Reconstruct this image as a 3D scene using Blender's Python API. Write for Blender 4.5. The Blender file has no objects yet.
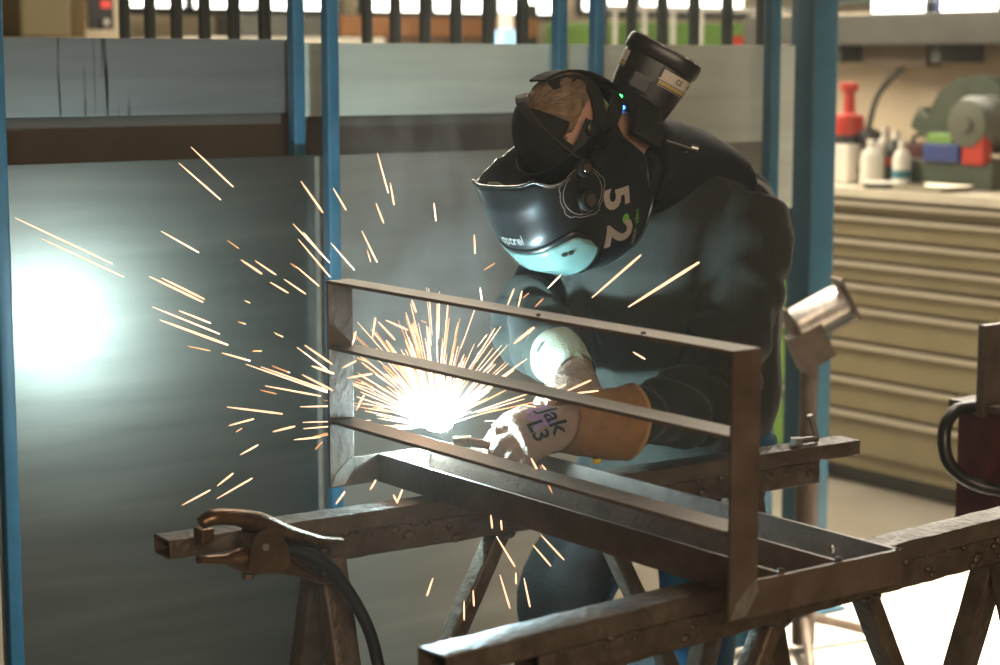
import bpy, bmesh, math, random
from mathutils import Vector, Matrix, noise
import numpy as np
R = math.radians
random.seed(7)
SC = bpy.context.scene
COL = SC.collection

# ------------------------------------------------------------------ camera
cam = bpy.data.cameras.new('camera')
cam.sensor_width = 36.0
cam.lens = 1960 / 1000 * 36
cam.clip_start = 0.05
cam.clip_end = 200
cam.dof.use_dof = True
cam.dof.focus_distance = 3.35
cam.dof.aperture_fstop = 3.6
camo = bpy.data.objects.new('camera', cam)
camo.location = (0, 0, 1.6)
camo.rotation_euler = (R(90 - 7.915), 0, R(-36.2))
COL.objects.link(camo)
SC.camera = camo
# ------------------------------------------------------------------ world
w = bpy.data.worlds.new('world')
SC.world = w
w.use_nodes = True
wn = w.node_tree
bg = wn.nodes['Background']
bg.inputs[0].default_value = (1.0, 0.86, 0.68, 1)
bg.inputs[1].default_value = 0.055
# ------------------------------------------------------------------ large lights
def area(name, loc, target, size, power, color, sy=None):
    l = bpy.data.lights.new(name, 'AREA')
    l.energy = power
    l.color = color
    l.shape = 'RECTANGLE'
    l.size = size
    l.size_y = sy or size
    o = bpy.data.objects.new(name, l)
    o.location = loc
    d = Vector(target) - Vector(loc)
    o.rotation_euler = d.to_track_quat('-Z', 'Y').to_euler()
    COL.objects.link(o)
    return o
# daylight from the tall workshop windows behind the bench and over the open floor
area('window_daylight', (5.2, 7.6, 4.6), (2.6, 2.8, 0.9), 3.0, 210, (1.0, 0.87, 0.66), 2.0)
sk = area('skylight_floor', (4.9, 3.3, 4.8), (4.25, 3.25, 0), 0.8, 90, (1.0, 0.92, 0.78), 1.0)
sk.data.spread = R(24)
# daylight from the hall behind the photographer, soft
area('hall_daylight', (-0.8, -3.6, 3.2), (2.2, 3.0, 0.9), 3.5, 215, (1.0, 0.79, 0.56), 2.5)
# added fill lamp without a visible source, brightens the bench wall and drawers
area('bench_fill', (3.7, 6.3, 2.9), (6.1, 5.0, 1.3), 1.6, 115, (1.0, 0.88, 0.66), 1.2)
# ------------------------------------------------------------------ exposure
vs = SC.view_settings
vs.view_transform = 'Standard'
vs.look = 'None'
vs.exposure = 0.0
vs.gamma = 1.0
vs.use_curve_mapping = False
try:
    SC.cycles.use_denoising = True
    SC.cycles.sample_clamp_indirect = 6.0
    SC.cycles.max_bounces = 6
    SC.cycles.volume_bounces = 0
    SC.cycles.volume_step_rate = 2.0
except Exception:
    pass

# ================================================================== materials
MATS = {}
def mat(name, col, rough=0.5, metal=0.0, var=0.0, scale=8.0, bump=0.0, bscale=60.0, stretch=None, col2=None,
        emit=None, estr=0.0, spec=0.5, coat=0.0, trans=0.0, sheen=0.0, aniso=0.0, rvar=0.0):
    if name in MATS:
        return MATS[name]
    m = bpy.data.materials.new(name)
    m.use_nodes = True
    nt = m.node_tree
    b = nt.nodes['Principled BSDF']
    b.inputs['Base Color'].default_value = (*col, 1)
    b.inputs['Roughness'].default_value = rough
    b.inputs['Metallic'].default_value = metal
    b.inputs['Specular IOR Level'].default_value = spec
    b.inputs['Coat Weight'].default_value = coat
    b.inputs['Transmission Weight'].default_value = trans
    b.inputs['Sheen Weight'].default_value = sheen
    if aniso:
        b.inputs['Anisotropic'].default_value = aniso
    if emit:
        b.inputs['Emission Color'].default_value = (*emit, 1)
        b.inputs['Emission Strength'].default_value = estr
    tc = nt.nodes.new('ShaderNodeTexCoord')
    mp = nt.nodes.new('ShaderNodeMapping')
    nt.links.new(tc.outputs['Object'], mp.inputs[0])
    if stretch:
        mp.inputs['Scale'].default_value = stretch
    if var > 0 or col2:
        n = nt.nodes.new('ShaderNodeTexNoise')
        n.inputs['Scale'].default_value = scale
        n.inputs['Detail'].default_value = 6
        n.inputs['Roughness'].default_value = 0.62
        nt.links.new(mp.outputs[0], n.inputs['Vector'])
        r = nt.nodes.new('ShaderNodeValToRGB')
        r.color_ramp.elements[0].position = 0.32
        r.color_ramp.elements[1].position = 0.68
        if col2:
            c0, c1 = col, col2
        else:
            c0 = tuple(max(0, c * (1 - var)) for c in col)
            c1 = tuple(min(1, c * (1 + var)) for c in col)
        r.color_ramp.elements[0].color = (*c0, 1)
        r.color_ramp.elements[1].color = (*c1, 1)
        nt.links.new(n.outputs['Fac'], r.inputs[0])
        nt.links.new(r.outputs[0], b.inputs['Base Color'])
        if rvar:
            mr = nt.nodes.new('ShaderNodeMapRange')
            mr.inputs['From Min'].default_value = 0.3
            mr.inputs['From Max'].default_value = 0.7
            mr.inputs['To Min'].default_value = rough - rvar
            mr.inputs['To Max'].default_value = rough + rvar
            nt.links.new(n.outputs['Fac'], mr.inputs[0])
            nt.links.new(mr.outputs[0], b.inputs['Roughness'])
    if bump > 0:
        n2 = nt.nodes.new('ShaderNodeTexNoise')
        n2.inputs['Scale'].default_value = bscale
        n2.inputs['Detail'].default_value = 4
        nt.links.new(mp.outputs[0], n2.inputs['Vector'])
        bp = nt.nodes.new('ShaderNodeBump')
        bp.inputs['Strength'].default_value = bump
        bp.inputs['Distance'].default_value = 0.01
        nt.links.new(n2.outputs['Fac'], bp.inputs['Height'])
        nt.links.new(bp.outputs[0], b.inputs['Normal'])
    MATS[name] = m
    return m

M_steel = mat('hot rolled flat steel', (0.135, 0.096, 0.074), 0.42, 0.3, var=0.28, scale=14, bump=0.12, bscale=90, rvar=0.06)
M_cut = mat('bare steel edge', (0.45, 0.42, 0.38), 0.3, 0.9, var=0.2, scale=60)
M_rust = mat('spatter covered trestle steel', (0.075, 0.050, 0.034), 0.48, 0.4, col2=(0.15, 0.112, 0.082), scale=22, bump=0.4, bscale=70, rvar=0.1)
M_weld = mat('weld bead', (0.12, 0.10, 0.09), 0.4, 0.7, var=0.4, scale=80, bump=0.9, bscale=160)
M_ground = mat('ground down corner', (0.42, 0.37, 0.33), 0.32, 0.85, var=0.3, scale=40)
M_blue = mat('blue paint', (0.03, 0.115, 0.185), 0.42, 0.0, var=0.14, scale=12, bump=0.08)
M_dkbar = mat('dark green grey paint', (0.045, 0.055, 0.05), 0.5, 0.0, var=0.1)
M_brown = mat('brown backing board', (0.085, 0.066, 0.05), 0.6, 0.0, var=0.12, scale=5)
M_black = mat('black plastic', (0.012, 0.012, 0.013), 0.42, 0.0, var=0.1, scale=30)
M_dkplastic = mat('satin dark plastic', (0.02, 0.019, 0.018), 0.33, 0.0, var=0.15, scale=20)
M_strap = mat('black webbing', (0.016, 0.015, 0.014), 0.9, 0.0, bump=0.3, bscale=300)
M_rubber = mat('black rubber', (0.015, 0.014, 0.013), 0.55, 0.0, bump=0.1)
M_knit = mat('sweatshirt cotton', (0.027, 0.028, 0.022), 0.88, 0.0, var=0.10, scale=9, bump=0.25, bscale=420, sheen=0.12)
M_collar = mat('black collar', (0.012, 0.012, 0.013), 0.85, 0.0, bump=0.2, bscale=300)
M_trouser = mat('blue work trousers', (0.018, 0.085, 0.165), 0.85, 0.0, var=0.12, scale=10, bump=0.3, bscale=300)
M_legcover = mat('black leg cover', (0.016, 0.015, 0.014), 0.6, 0.0, bump=0.3, bscale=80)
M_skin = mat('skin', (0.50, 0.27, 0.19), 0.5, 0.0, var=0.08, scale=20, bump=0.08, bscale=200)
M_hair = mat('fair brown hair', (0.20, 0.13, 0.075), 0.6, 0.0, var=0.4, scale=60)
M_glove = mat('pale leather', (0.33, 0.225, 0.17), 0.7, 0.0, var=0.12, scale=18, bump=0.35, bscale=160)
M_suede = mat('tan split leather', (0.30, 0.145, 0.045), 0.85, 0.0, var=0.22, scale=24, bump=0.4, bscale=260)
M_palecuff = mat('pale canvas cuff', (0.46, 0.48, 0.36), 0.8, 0.0, var=0.08, scale=14, bump=0.3, bscale=200)
M_ink = mat('black marker ink', (0.01, 0.01, 0.012), 0.6)
M_purple = mat('purple stamp', (0.36, 0.23, 0.42), 0.7, var=0.1, scale=20)
M_copper = mat('brass clamp', (0.17, 0.10, 0.055), 0.36, 0.85, var=0.3, scale=30, bump=0.2, bscale=60)
M_boot = mat('black boot leather', (0.02, 0.018, 0.016), 0.5)

# ================================================================== mesh helpers
def tag(o, label=None, cat=None, group=None, kind=None):
    if label: o['label'] = label
    if cat: o['category'] = cat
    if group: o['group'] = group
    if kind: o['kind'] = kind
    return o
def empty(name, loc=(0, 0, 0), rz=0.0):
    o = bpy.data.objects.new(name, None)
    o.empty_display_size = 0.05
    o.location = loc
    o.rotation_euler = (0, 0, rz)
    COL.objects.link(o)
    return o
def thing(name, label, cat, loc=(0, 0, 0), rz=0.0, group=None):
    return tag(empty(name, loc, rz), label, cat, group)
def obj(name, bm, m, parent=None, smooth=False, auto=None):
    me = bpy.data.meshes.new(name)
    if isinstance(bm, bmesh.types.BMesh):
        bmesh.ops.recalc_face_normals(bm, faces=bm.faces)
        bm.to_mesh(me)
        bm.free()
    else:
        me = bm
        me.name = name
    ms = m if isinstance(m, (list, tuple)) else [m]
    me.materials.clear()
    for x in ms:
        me.materials.append(x)
    if smooth:
        me.polygons.foreach_set('use_smooth', [True] * len(me.polygons))
        if auto is not None:
            try:
                me.set_sharp_from_angle(angle=R(auto))
            except Exception:
                pass
    o = bpy.data.objects.new(name, me)
    COL.objects.link(o)
    if parent is not None:
        o.parent = parent
    return o
def frame_from(d, hint=(0, 0, 1)):
    d = Vector(d).normalized()
    h = Vector(hint)
    if abs(d.dot(h.normalized())) > 0.98:
        h = Vector((1, 0, 0))
    a = h.cross(d).normalized()
    b = d.cross(a).normalized()
    return a, b, d
def b_box(bm, c, s, bev=0.0, rot=None):
    c = Vector(c)
    r = bmesh.ops.create_cube(bm, size=1.0)
    vs_ = r['verts']
    for v in vs_:
        v.co = Vector((v.co.x * s[0], v.co.y * s[1], v.co.z * s[2]))
    if bev > 0:
        es = list({e for v in vs_ for e in v.link_edges})
        rr = bmesh.ops.bevel(bm, geom=es, offset=bev, segments=2, profile=0.7, affect='EDGES')
        vs_ = list({v for f in rr['faces'] for v in f.verts} | {v for v in vs_ if v.is_valid})
    for v in vs_:
        p = v.co
        if rot is not None:
            p = rot @ p
        v.co = p + c
    return vs_
def box(name, c, s, m, parent=None, bev=0.002, rot=None, smooth=False):
    bm = bmesh.new()
    b_box(bm, c, s, bev, rot)
    return obj(name, bm, m, parent, smooth)
def b_rings(bm, rings, cap=True, close=True):
    """rings: list of lists of Vectors of the same length"""
    vr = [[bm.verts.new(p) for p in r] for r in rings]
    n = len(vr[0])
    for i in range(len(vr) - 1):
        for j in range(n if close else n - 1):
            k = (j + 1) % n
            bm.faces.new((vr[i][j], vr[i][k], vr[i + 1][k], vr[i + 1][j]))
    if cap:
        bm.faces.new(vr[0][::-1])
        bm.faces.new(vr[-1])
    return vr
def b_tube(bm, pts, rad, n=12, hint=(0, 0, 1), cap=True):
    pts = [Vector(p) for p in pts]
    if not isinstance(rad, (list, tuple)):
        rad = [rad] * len(pts)
    rings = []
    pa = None
    for i, p in enumerate(pts):
        if i == 0: d = pts[1] - p
        elif i == len(pts) - 1: d = p - pts[i - 1]
        else: d = (pts[i + 1] - p).normalized() + (p - pts[i - 1]).normalized()
        a, b, d = frame_from(d, hint if pa is None else pa)
        pa = b
        r = rad[i]
        ra, rb = (r if isinstance(r, (list, tuple)) else (r, r))
        rings.append([p + a * (ra * math.cos(2 * math.pi * k / n)) + b * (rb * math.sin(2 * math.pi * k / n)) for k in range(n)])
    b_rings(bm, rings, cap)
def tube(name, pts, rad, m, parent=None, n=12, hint=(0, 0, 1)):
    bm = bmesh.new()
    b_tube(bm, pts, rad, n, hint)
    return obj(name, bm, m, parent, True, 50)
def smooth_path(pts, k=6):
    pts = [Vector(p) for p in pts]
    out = []
    P = [pts[0] * 2 - pts[1]] + pts + [pts[-1] * 2 - pts[-2]]
    for i in range(1, len(P) - 2):
        for j in range(k):
            t = j / k
            a, b, c, d = P[i - 1], P[i], P[i + 1], P[i + 2]
            out.append(0.5 * ((2 * b) + (c - a) * t + (2 * a - 5 * b + 4 * c - d) * t * t + (3 * b - a - 3 * c + d) * t ** 3))
    out.append(pts[-1])
    return out
def b_lathe(bm, prof, axis_p=(0, 0, 0), axis_d=(0, 0, 1), n=24, cap=True):
    a, b, d = frame_from(axis_d, (0.3, 0.9, 0.1))
    p0 = Vector(axis_p)
    rings = [[p0 + d * z + (a * math.cos(2 * math.pi * k / n) + b * math.sin(2 * math.pi * k / n)) * max(r, 1e-4) for k in range(n)] for r, z in prof]
    b_rings(bm, rings, cap)
def lathe(name, prof, m, parent=None, p=(0, 0, 0), d=(0, 0, 1), n=24, auto=40):
    bm = bmesh.new()
    b_lathe(bm, prof, p, d, n)
    return obj(name, bm, m, parent, True, auto)
def rrect(w_, h_, r, seg=3):
    pts = []
    for cx, cy, a0 in ((w_ / 2 - r, h_ / 2 - r, 0), (-w_ / 2 + r, h_ / 2 - r, 90), (-w_ / 2 + r, -h_ / 2 + r, 180), (w_ / 2 - r, -h_ / 2 + r, 270)):
        for i in range(seg + 1):
            a = R(a0 + 90 * i / seg)
            pts.append((cx + r * math.cos(a), cy + r * math.sin(a)))
    return pts
def b_hollow(bm, p0, p1, w_, h_, t=0.004, r=0.006, hint=(0, 0, 1), rough=0.0, seg=1):
    """hollow rectangular tube from p0 to p1; w_ sideways, h_ along the hint"""
    p0, p1 = Vector(p0), Vector(p1)
    a, b, d = frame_from(p1 - p0, hint)
    L = (p1 - p0).length
    o = rrect(w_, h_, r)
    i = rrect(w_ - 2 * t, h_ - 2 * t, max(r - t, 0.001))
    n = len(o)
    ro = []
    for s in range(seg + 1):
        q = p0 + d * (L * s / seg)
        ring = []
        for x, y in o:
            P = q + a * x + b * y
            if rough:
                nn = noise.noise_vector(P * 23.0) * rough + noise.noise_vector(P * 60.0) * rough * 0.5
                P = P + nn
            ring.append(P)
        ro.append(ring)
    ri = [[q + a * x + b * y for x, y in i] for q in (p0, p1)]
    vo = [[bm.verts.new(p) for p in r_] for r_ in ro]
    vi = [[bm.verts.new(p) for p in r_] for r_ in ri]
    for s in range(seg):
        for j in range(n):
            k = (j + 1) % n
            bm.faces.new((vo[s][j], vo[s][k], vo[s + 1][k], vo[s + 1][j]))
    for j in range(n):
        k = (j + 1) % n
        bm.faces.new((vi[0][k], vi[0][j], vi[1][j], vi[1][k]))
        bm.faces.new((vo[0][k], vo[0][j], vi[0][j], vi[0][k]))
        bm.faces.new((vo[-1][j], vo[-1][k], vi[1][k], vi[1][j]))
def hollow(name, p0, p1, w_, h_, m, parent=None, hint=(0, 0, 1), rough=0.0, seg=1, t=0.004, r=0.006):
    bm = bmesh.new()
    b_hollow(bm, p0, p1, w_, h_, t, r, hint, rough, seg)
    return obj(name, bm, m, parent, True, 40)
def copy_tree(o, parent=None):
    c = o.copy()
    COL.objects.link(c)
    c.parent = parent
    for ch in list(o.children):
        copy_tree(ch, c)
    return c
def remesh(bm, vox, smooth=2, post=None):
    """union of closed shapes into one continuous skin"""
    me = bpy.data.meshes.new('tmp')
    bmesh.ops.recalc_face_normals(bm, faces=bm.faces)
    bm.to_mesh(me)
    bm.free()
    o = bpy.data.objects.new('tmp', me)
    COL.objects.link(o)
    md = o.modifiers.new('r', 'REMESH')
    md.mode = 'VOXEL'
    md.voxel_size = vox
    if smooth:
        sm = o.modifiers.new('s', 'SMOOTH')
        sm.iterations = smooth
        sm.factor = 0.5
    dg = bpy.context.evaluated_depsgraph_get()
    me2 = bpy.data.meshes.new_from_object(o.evaluated_get(dg))
    bpy.data.objects.remove(o)
    bpy.data.meshes.remove(me)
    if post:
        n = len(me2.vertices)
        co = np.empty(n * 3); me2.vertices.foreach_get('co', co)
        no = np.empty(n * 3); me2.vertices.foreach_get('normal', no)
        co = co.reshape(-1, 3); no = no.reshape(-1, 3)
        co = post(co, no)
        me2.vertices.foreach_set('co', co.ravel())
        me2.update()
    return me2
FONT = bpy.data.fonts.load('<builtin>') if False else None
def text_mesh(s, size=1.0, bold=0.0, sub=0):
    cu = bpy.data.curves.new('txt', 'FONT')
    cu.body = s
    cu.size = size
    cu.offset = bold
    cu.resolution_u = 3
    o = bpy.data.objects.new('txt', cu)
    COL.objects.link(o)
    dg = bpy.context.evaluated_depsgraph_get()
    me = bpy.data.meshes.new_from_object(o.evaluated_get(dg))
    bpy.data.objects.remove(o)
    bm = bmesh.new()
    bm.from_mesh(me)
    bpy.data.meshes.remove(me)
    bmesh.ops.triangulate(bm, faces=bm.faces)
    if sub:
        bmesh.ops.subdivide_edges(bm, edges=bm.edges, cuts=sub, use_grid_fill=True)
    return bm
def center_bm(bm):
    xs = [v.co.x for v in bm.verts]; ys = [v.co.y for v in bm.verts]
    cx, cy = (min(xs) + max(xs)) / 2, (min(ys) + max(ys)) / 2
    for v in bm.verts:
        v.co.x -= cx; v.co.y -= cy

# ================================================================== setting
def floor_material():
    m = bpy.data.materials.new('worn concrete floor')
    m.use_nodes = True
    nt = m.node_tree
    b = nt.nodes['Principled BSDF']
    tc = nt.nodes.new('ShaderNodeTexCoord')
    n = nt.nodes.new('ShaderNodeTexNoise'); n.inputs['Scale'].default_value = 1.7; n.inputs['Detail'].default_value = 8
    r = nt.nodes.new('ShaderNodeValToRGB')
    r.color_ramp.elements[0].color = (0.30, 0.26, 0.21, 1); r.color_ramp.elements[0].position = 0.3
    r.color_ramp.elements[1].color = (0.46, 0.42, 0.36, 1); r.color_ramp.elements[1].position = 0.7
    nt.links.new(tc.outputs['Object'], n.inputs['Vector'])
    nt.links.new(n.outputs['Fac'], r.inputs[0])
    nt.links.new(r.outputs[0], b.inputs['Base Color'])
    b.inputs['Roughness'].default_value = 0.45
    n2 = nt.nodes.new('ShaderNodeTexNoise'); n2.inputs['Scale'].default_value = 60
    bp = nt.nodes.new('ShaderNodeBump'); bp.inputs['Strength'].default_value = 0.15
    nt.links.new(n2.outputs['Fac'], bp.inputs['Height']); nt.links.new(bp.outputs[0], b.inputs['Normal'])
    return m
fl = box('floor', (4, 5, -0.05), (22, 26, 0.1), floor_material(), bev=0)
tag(fl, kind='structure')

def sheet_material(name, col, rough, metal, streaks=False):
    """mill-finish sheet: faint horizontal rolling bands, rough spots, drips of dirt"""
    m = bpy.data.materials.new(name)
    m.use_nodes = True
    nt = m.node_tree
    b = nt.nodes['Principled BSDF']
    tc = nt.nodes.new('ShaderNodeTexCoord')
    mp = nt.nodes.new('ShaderNodeMapping'); mp.inputs['Scale'].default_value = (0.35, 1, 4.5)
    nt.links.new(tc.outputs['Object'], mp.inputs[0])
    n = nt.nodes.new('ShaderNodeTexNoise'); n.inputs['Scale'].default_value = 4.0; n.inputs['Detail'].default_value = 7
    n.inputs['Distortion'].default_value = 0.4
    nt.links.new(mp.outputs[0], n.inputs['Vector'])
    r = nt.nodes.new('ShaderNodeValToRGB')
    r.color_ramp.elements[0].position = 0.25; r.color_ramp.elements[1].position = 0.75
    r.color_ramp.elements[0].color = (*[c * 0.82 for c in col], 1)
    r.color_ramp.elements[1].color = (*[c * 1.15 for c in col], 1)
    nt.links.new(n.outputs['Fac'], r.inputs[0])
    last = r.outputs[0]
    if streaks:
        mp2 = nt.nodes.new('ShaderNodeMapping'); mp2.inputs['Scale'].default_value = (46, 1, 2.2); mp2.inputs['Rotation'].default_value = (0, R(3), 0)
        nt.links.new(tc.outputs['Object'], mp2.inputs[0])
        n3 = nt.nodes.new('ShaderNodeTexNoise'); n3.inputs['Scale'].default_value = 1.0; n3.inputs['Detail'].default_value = 3
        nt.links.new(mp2.outputs[0], n3.inputs['Vector'])
        r3 = nt.nodes.new('ShaderNodeValToRGB')
        r3.color_ramp.elements[0].position = 0.56; r3.color_ramp.elements[1].position = 0.66
        nt.links.new(n3.outputs['Fac'], r3.inputs[0])
        sp = nt.nodes.new('ShaderNodeSeparateXYZ'); nt.links.new(tc.outputs['Object'], sp.inputs[0])
        mk = nt.nodes.new('ShaderNodeMapRange')
        mk.inputs['From Min'].default_value = -0.19; mk.inputs['From Max'].default_value = -0.165
        nt.links.new(sp.outputs[0], mk.inputs[0])
        mk2 = nt.nodes.new('ShaderNodeMapRange')
        mk2.inputs['From Min'].default_value = 0.03; mk2.inputs['From Max'].default_value = 0.0
        nt.links.new(sp.outputs[0], mk2.inputs[0])
        mu = nt.nodes.new('ShaderNodeMath'); mu.operation = 'MULTIPLY'
        nt.links.new(mk.outputs[0], mu.inputs[0]); nt.links.new(mk2.outputs[0], mu.inputs[1])
        mu2 = nt.nodes.new('ShaderNodeMath'); mu2.operation = 'MULTIPLY'
        nt.links.new(mu.outputs[0], mu2.inputs[0]); nt.links.new(r3.outputs[0], mu2.inputs[1])
        mx = nt.nodes.new('ShaderNodeMix'); mx.data_type = 'RGBA'
        nt.links.new(mu2.outputs[0], mx.inputs[0]); nt.links.new(last, mx.inputs[6])
        mx.inputs[7].default_value = (0.03, 0.025, 0.02, 1)
        last = mx.outputs[2]
    nt.links.new(last, b.inputs['Base Color'])
    b.inputs['Roughness'].default_value = rough
    b.inputs['Metallic'].default_value = metal
    mr = nt.nodes.new('ShaderNodeMapRange')
    mr.inputs['To Min'].default_value = rough - 0.02; mr.inputs['To Max'].default_value = rough + 0.03
    nt.links.new(n.outputs['Fac'], mr.inputs[0]); nt.links.new(mr.outputs[0], b.inputs['Roughness'])
    return m
M_sheetA = sheet_material('mill finish steel sheet', (0.245, 0.22, 0.185), 0.335, 0.97)
M_sheetB = sheet_material('stained steel sheet', (0.25, 0.245, 0.235), 0.46, 0.75, True)
M_sheetD = sheet_material('haze paled steel sheet', (0.58, 0.61, 0.52), 0.5, 0.25)  # backlit smoke haze is put into this pale base colour
M_sheetC = sheet_material('dull steel sheet', (0.36, 0.325, 0.27), 0.46, 0.7)

YP = 3.76   # partition plane
part = empty('wall_partition', (0, 0, 0)); tag(part, kind='structure')
def panel(name, x0, x1, z0, z1, y, m, th=0.004):
    bm = bmesh.new()
    b_box(bm, (0, 0, 0), (x1 - x0, th, z1 - z0), 0.0012)
    o = obj(name, bm, m, part)
    o.location = ((x0 + x1) / 2, y, (z0 + z1) / 2)
    return o
panel('steel_sheet', 1.4837, 2.2408, 0.0900, 1.3917, YP, M_sheetA)
panel('steel_sheet', 2.2255, 3.6584, 0.1000, 1.3886, YP + 0.012, M_sheetC)
panel('steel_sheet', 1.4227, 2.2712, 1.4831, 1.6457, YP + 0.10, M_sheetB)
panel('steel_sheet', 2.2763, 3.0150, 1.4730, 1.6386, YP + 0.10, M_sheetD)
panel('steel_sheet', 3.02, 3.80, 1.20, 1.6386, YP + 0.085, M_sheetD)
panel('backing_board', 0.95, 1.47, 0.02, 2.4, YP + 0.02, M_brown, 0.012)
panel('backing_board', 1.3211, 3.7803, 1.2951, 1.6000, YP + 0.14, M_brown, 0.012)
def post(x, y, wx, z0, z1):
    bm = bmesh.new()
    b_hollow(bm, (x, y, z0), (x, y, z1), wx, wx, 0.003, 0.004, (0, 1, 0))
    return obj('blue_post', bm, M_blue, part, True, 40)
post(1.4867, YP - 0.055, 0.030, 0, 2.6)
post(2.2336, YP + 0.06, 0.030, 1.30, 2.6)
post(2.2641, YP - 0.035, 0.030, 0, 2.6)
post(2.9755, YP + 0.06, 0.030, 1.30, 2.6)
post(3.0923, YP + 0.06, 0.030, 1.30, 2.6)
post(3.6055, YP - 0.03, 0.034, 0, 2.6)
box('bottom_rail', (2.5, YP + 0.02, 0.05), (2.3, 0.04, 0.05), M_blue, part, 0.003)

# rolled steel column by the bench
M_colblue = mat('dark teal blue paint', (0.018, 0.072, 0.11), 0.42, 0.0, var=0.14, scale=12)
colm = thing('steel_column', 'tall square blue painted steel column beside the drawer cabinet', 'column', (4.03, 4.0, 0))
hollow('shaft', (0, 0, 0.012), (0, 0, 2.7), 0.098, 0.098, M_colblue, colm, (0, 1, 0), t=0.005, r=0.008)
box('base_plate', (0, 0, 0.006), (0.18, 0.18, 0.012), M_colblue, colm, 0.002)
box('base_rail', (-0.28, 0, 0.03), (0.36, 0.07, 0.05), M_blue, colm, 0.003)

# barred rack sections standing behind the partition
def bar_rack(label, pts, y_dir, z0=0.02, z1=2.35):
    t = thing('barred_rack', label, 'rack', (pts[0][0], pts[0][1], 0), 0, 'barred racks behind the partition')
    o = Vector((pts[0][0], pts[0][1], 0))
    me = None
    for (x, y) in pts:
        if me is None:
            q = hollow('bar', (0, 0, z0 + 0.05), (0, 0, z1), 0.025, 0.025, M_dkbar, t, (0, 1, 0), t=0.002, r=0.003)
            me = q.data
        else:
            q = bpy.data.objects.new('bar', me); COL.objects.link(q); q.parent = t
        q.location = Vector((x, y, 0)) - o
    a = Vector((pts[0][0], pts[0][1], 0)) - o
    b = Vector((pts[-1][0], pts[-1][1], 0)) - o
    d = (b - a).normalized() * 0.05
    hollow('rail', a - d + Vector((0, 0, z0)), b + d + Vector((0, 0, z0)), 0.04, 0.04, M_dkbar, t)
    hollow('rail', a - d + Vector((0, 0, z1 + 0.02)), b + d + Vector((0, 0, z1 + 0.02)), 0.04, 0.04, M_dkbar, t)
bar_rack('dark barred rack section rising behind the stained steel sheet', [(2.35, 4.93 - 0.153 * i) for i in range(6)], 1)
bar_rack('dark barred rack section rising between the two thin blue posts', [(3.0, 4.734 - 0.146 * i) for i in range(6)], 1)
bar_rack('dark barred rack section rising behind the respirator', [(3.75, 4.607 - 0.137 * i) for i in range(6)], 1)

# ================================================================== far workshop
M_cream = mat('cream enamel', (0.62, 0.52, 0.36), 0.5, var=0.06)
M_wallr = mat('warm plaster wall', (0.58, 0.48, 0.34), 0.8, var=0.08, scale=3)
M_win = mat('bright window pane', (0.9, 0.9, 0.9), 0.4, emit=(1.0, 0.95, 0.84), estr=6.0)
M_dgrey = mat('dark grey shelf', (0.06, 0.06, 0.05), 0.5, var=0.2, scale=8)
M_orange = mat('rusty orange paint', (0.35, 0.15, 0.05), 0.55, var=0.2)
M_green = mat('green paint', (0.16, 0.30, 0.06), 0.5, var=0.1)
M_drawer = mat('olive beige drawer paint', (0.24, 0.20, 0.115), 0.42, 0.0, var=0.06, scale=6)
M_lip = mat('drawer grip strip', (0.55, 0.49, 0.38), 0.32, 0.3)
M_top = mat('pale worktop', (0.62, 0.56, 0.44), 0.4, var=0.08)
M_red = mat('red paint', (0.45, 0.035, 0.02), 0.45, var=0.1)
M_dkred = mat('worn dark red paint', (0.075, 0.008, 0.005), 0.5, var=0.4, scale=25)
M_white = mat('white plastic', (0.70, 0.66, 0.58), 0.45)
M_dgreen = mat('dark green grey machine paint', (0.06, 0.075, 0.05), 0.4, var=0.2)
M_bluepl = mat('blue plastic', (0.04, 0.06, 0.20), 0.4)

wb = box('wall_back', (7.5, 11.1, 2.0), (14, 0.2, 4.0), M_wallr, bev=0); tag(wb, kind='structure')
wr = box('wall_right', (6.25, 4.85, 0.9), (0.12, 3.0, 1.8), M_wallr, bev=0); tag(wr, kind='structure')
M_winr = mat('bright sunlit window pane', (0.9, 0.9, 0.9), 0.4, emit=(1.0, 0.93, 0.78), estr=13.0)
def window(name, c, wx, wz, axis='x', n=3, M_win=M_win):
    t = empty(name, c); tag(t, kind='structure')
    for i in range(n):
        off = (i - (n - 1) / 2) * wx / n
        if axis == 'x':
            box('pane', (off, 0, 0), (wx / n - 0.05, 0.01, wz - 0.05), M_win, t, 0)
            box('mullion', (off - wx / n / 2, -0.02, 0), (0.05, 0.05, wz), M_dkbar, t, 0.003)
        else:
            box('pane', (0, off, 0), (0.01, wx / n - 0.05, wz - 0.05), M_win, t, 0)
            box('mullion', (-0.02, off - wx / n / 2, 0), (0.05, 0.05, wz), M_dkbar, t, 0.003)
    s_ = (wx, 0.06, 0.05) if axis == 'x' else (0.06, wx, 0.05)
    box('window_frame', (0, -0.02 if axis == 'x' else 0, -wz / 2), s_, M_dkbar, t, 0.003)
    box('window_frame', (0, -0.02 if axis == 'x' else 0, wz / 2), s_, M_dkbar, t, 0.003)
window('window_1', (5.9, 10.97, 2.42), 1.5, 1.05, n=3)
window('window_2', (7.7, 10.97, 2.42), 1.6, 1.05, n=3)
window('window_3', (9.5, 10.97, 2.45), 1.6, 1.05, n=3)

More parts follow.
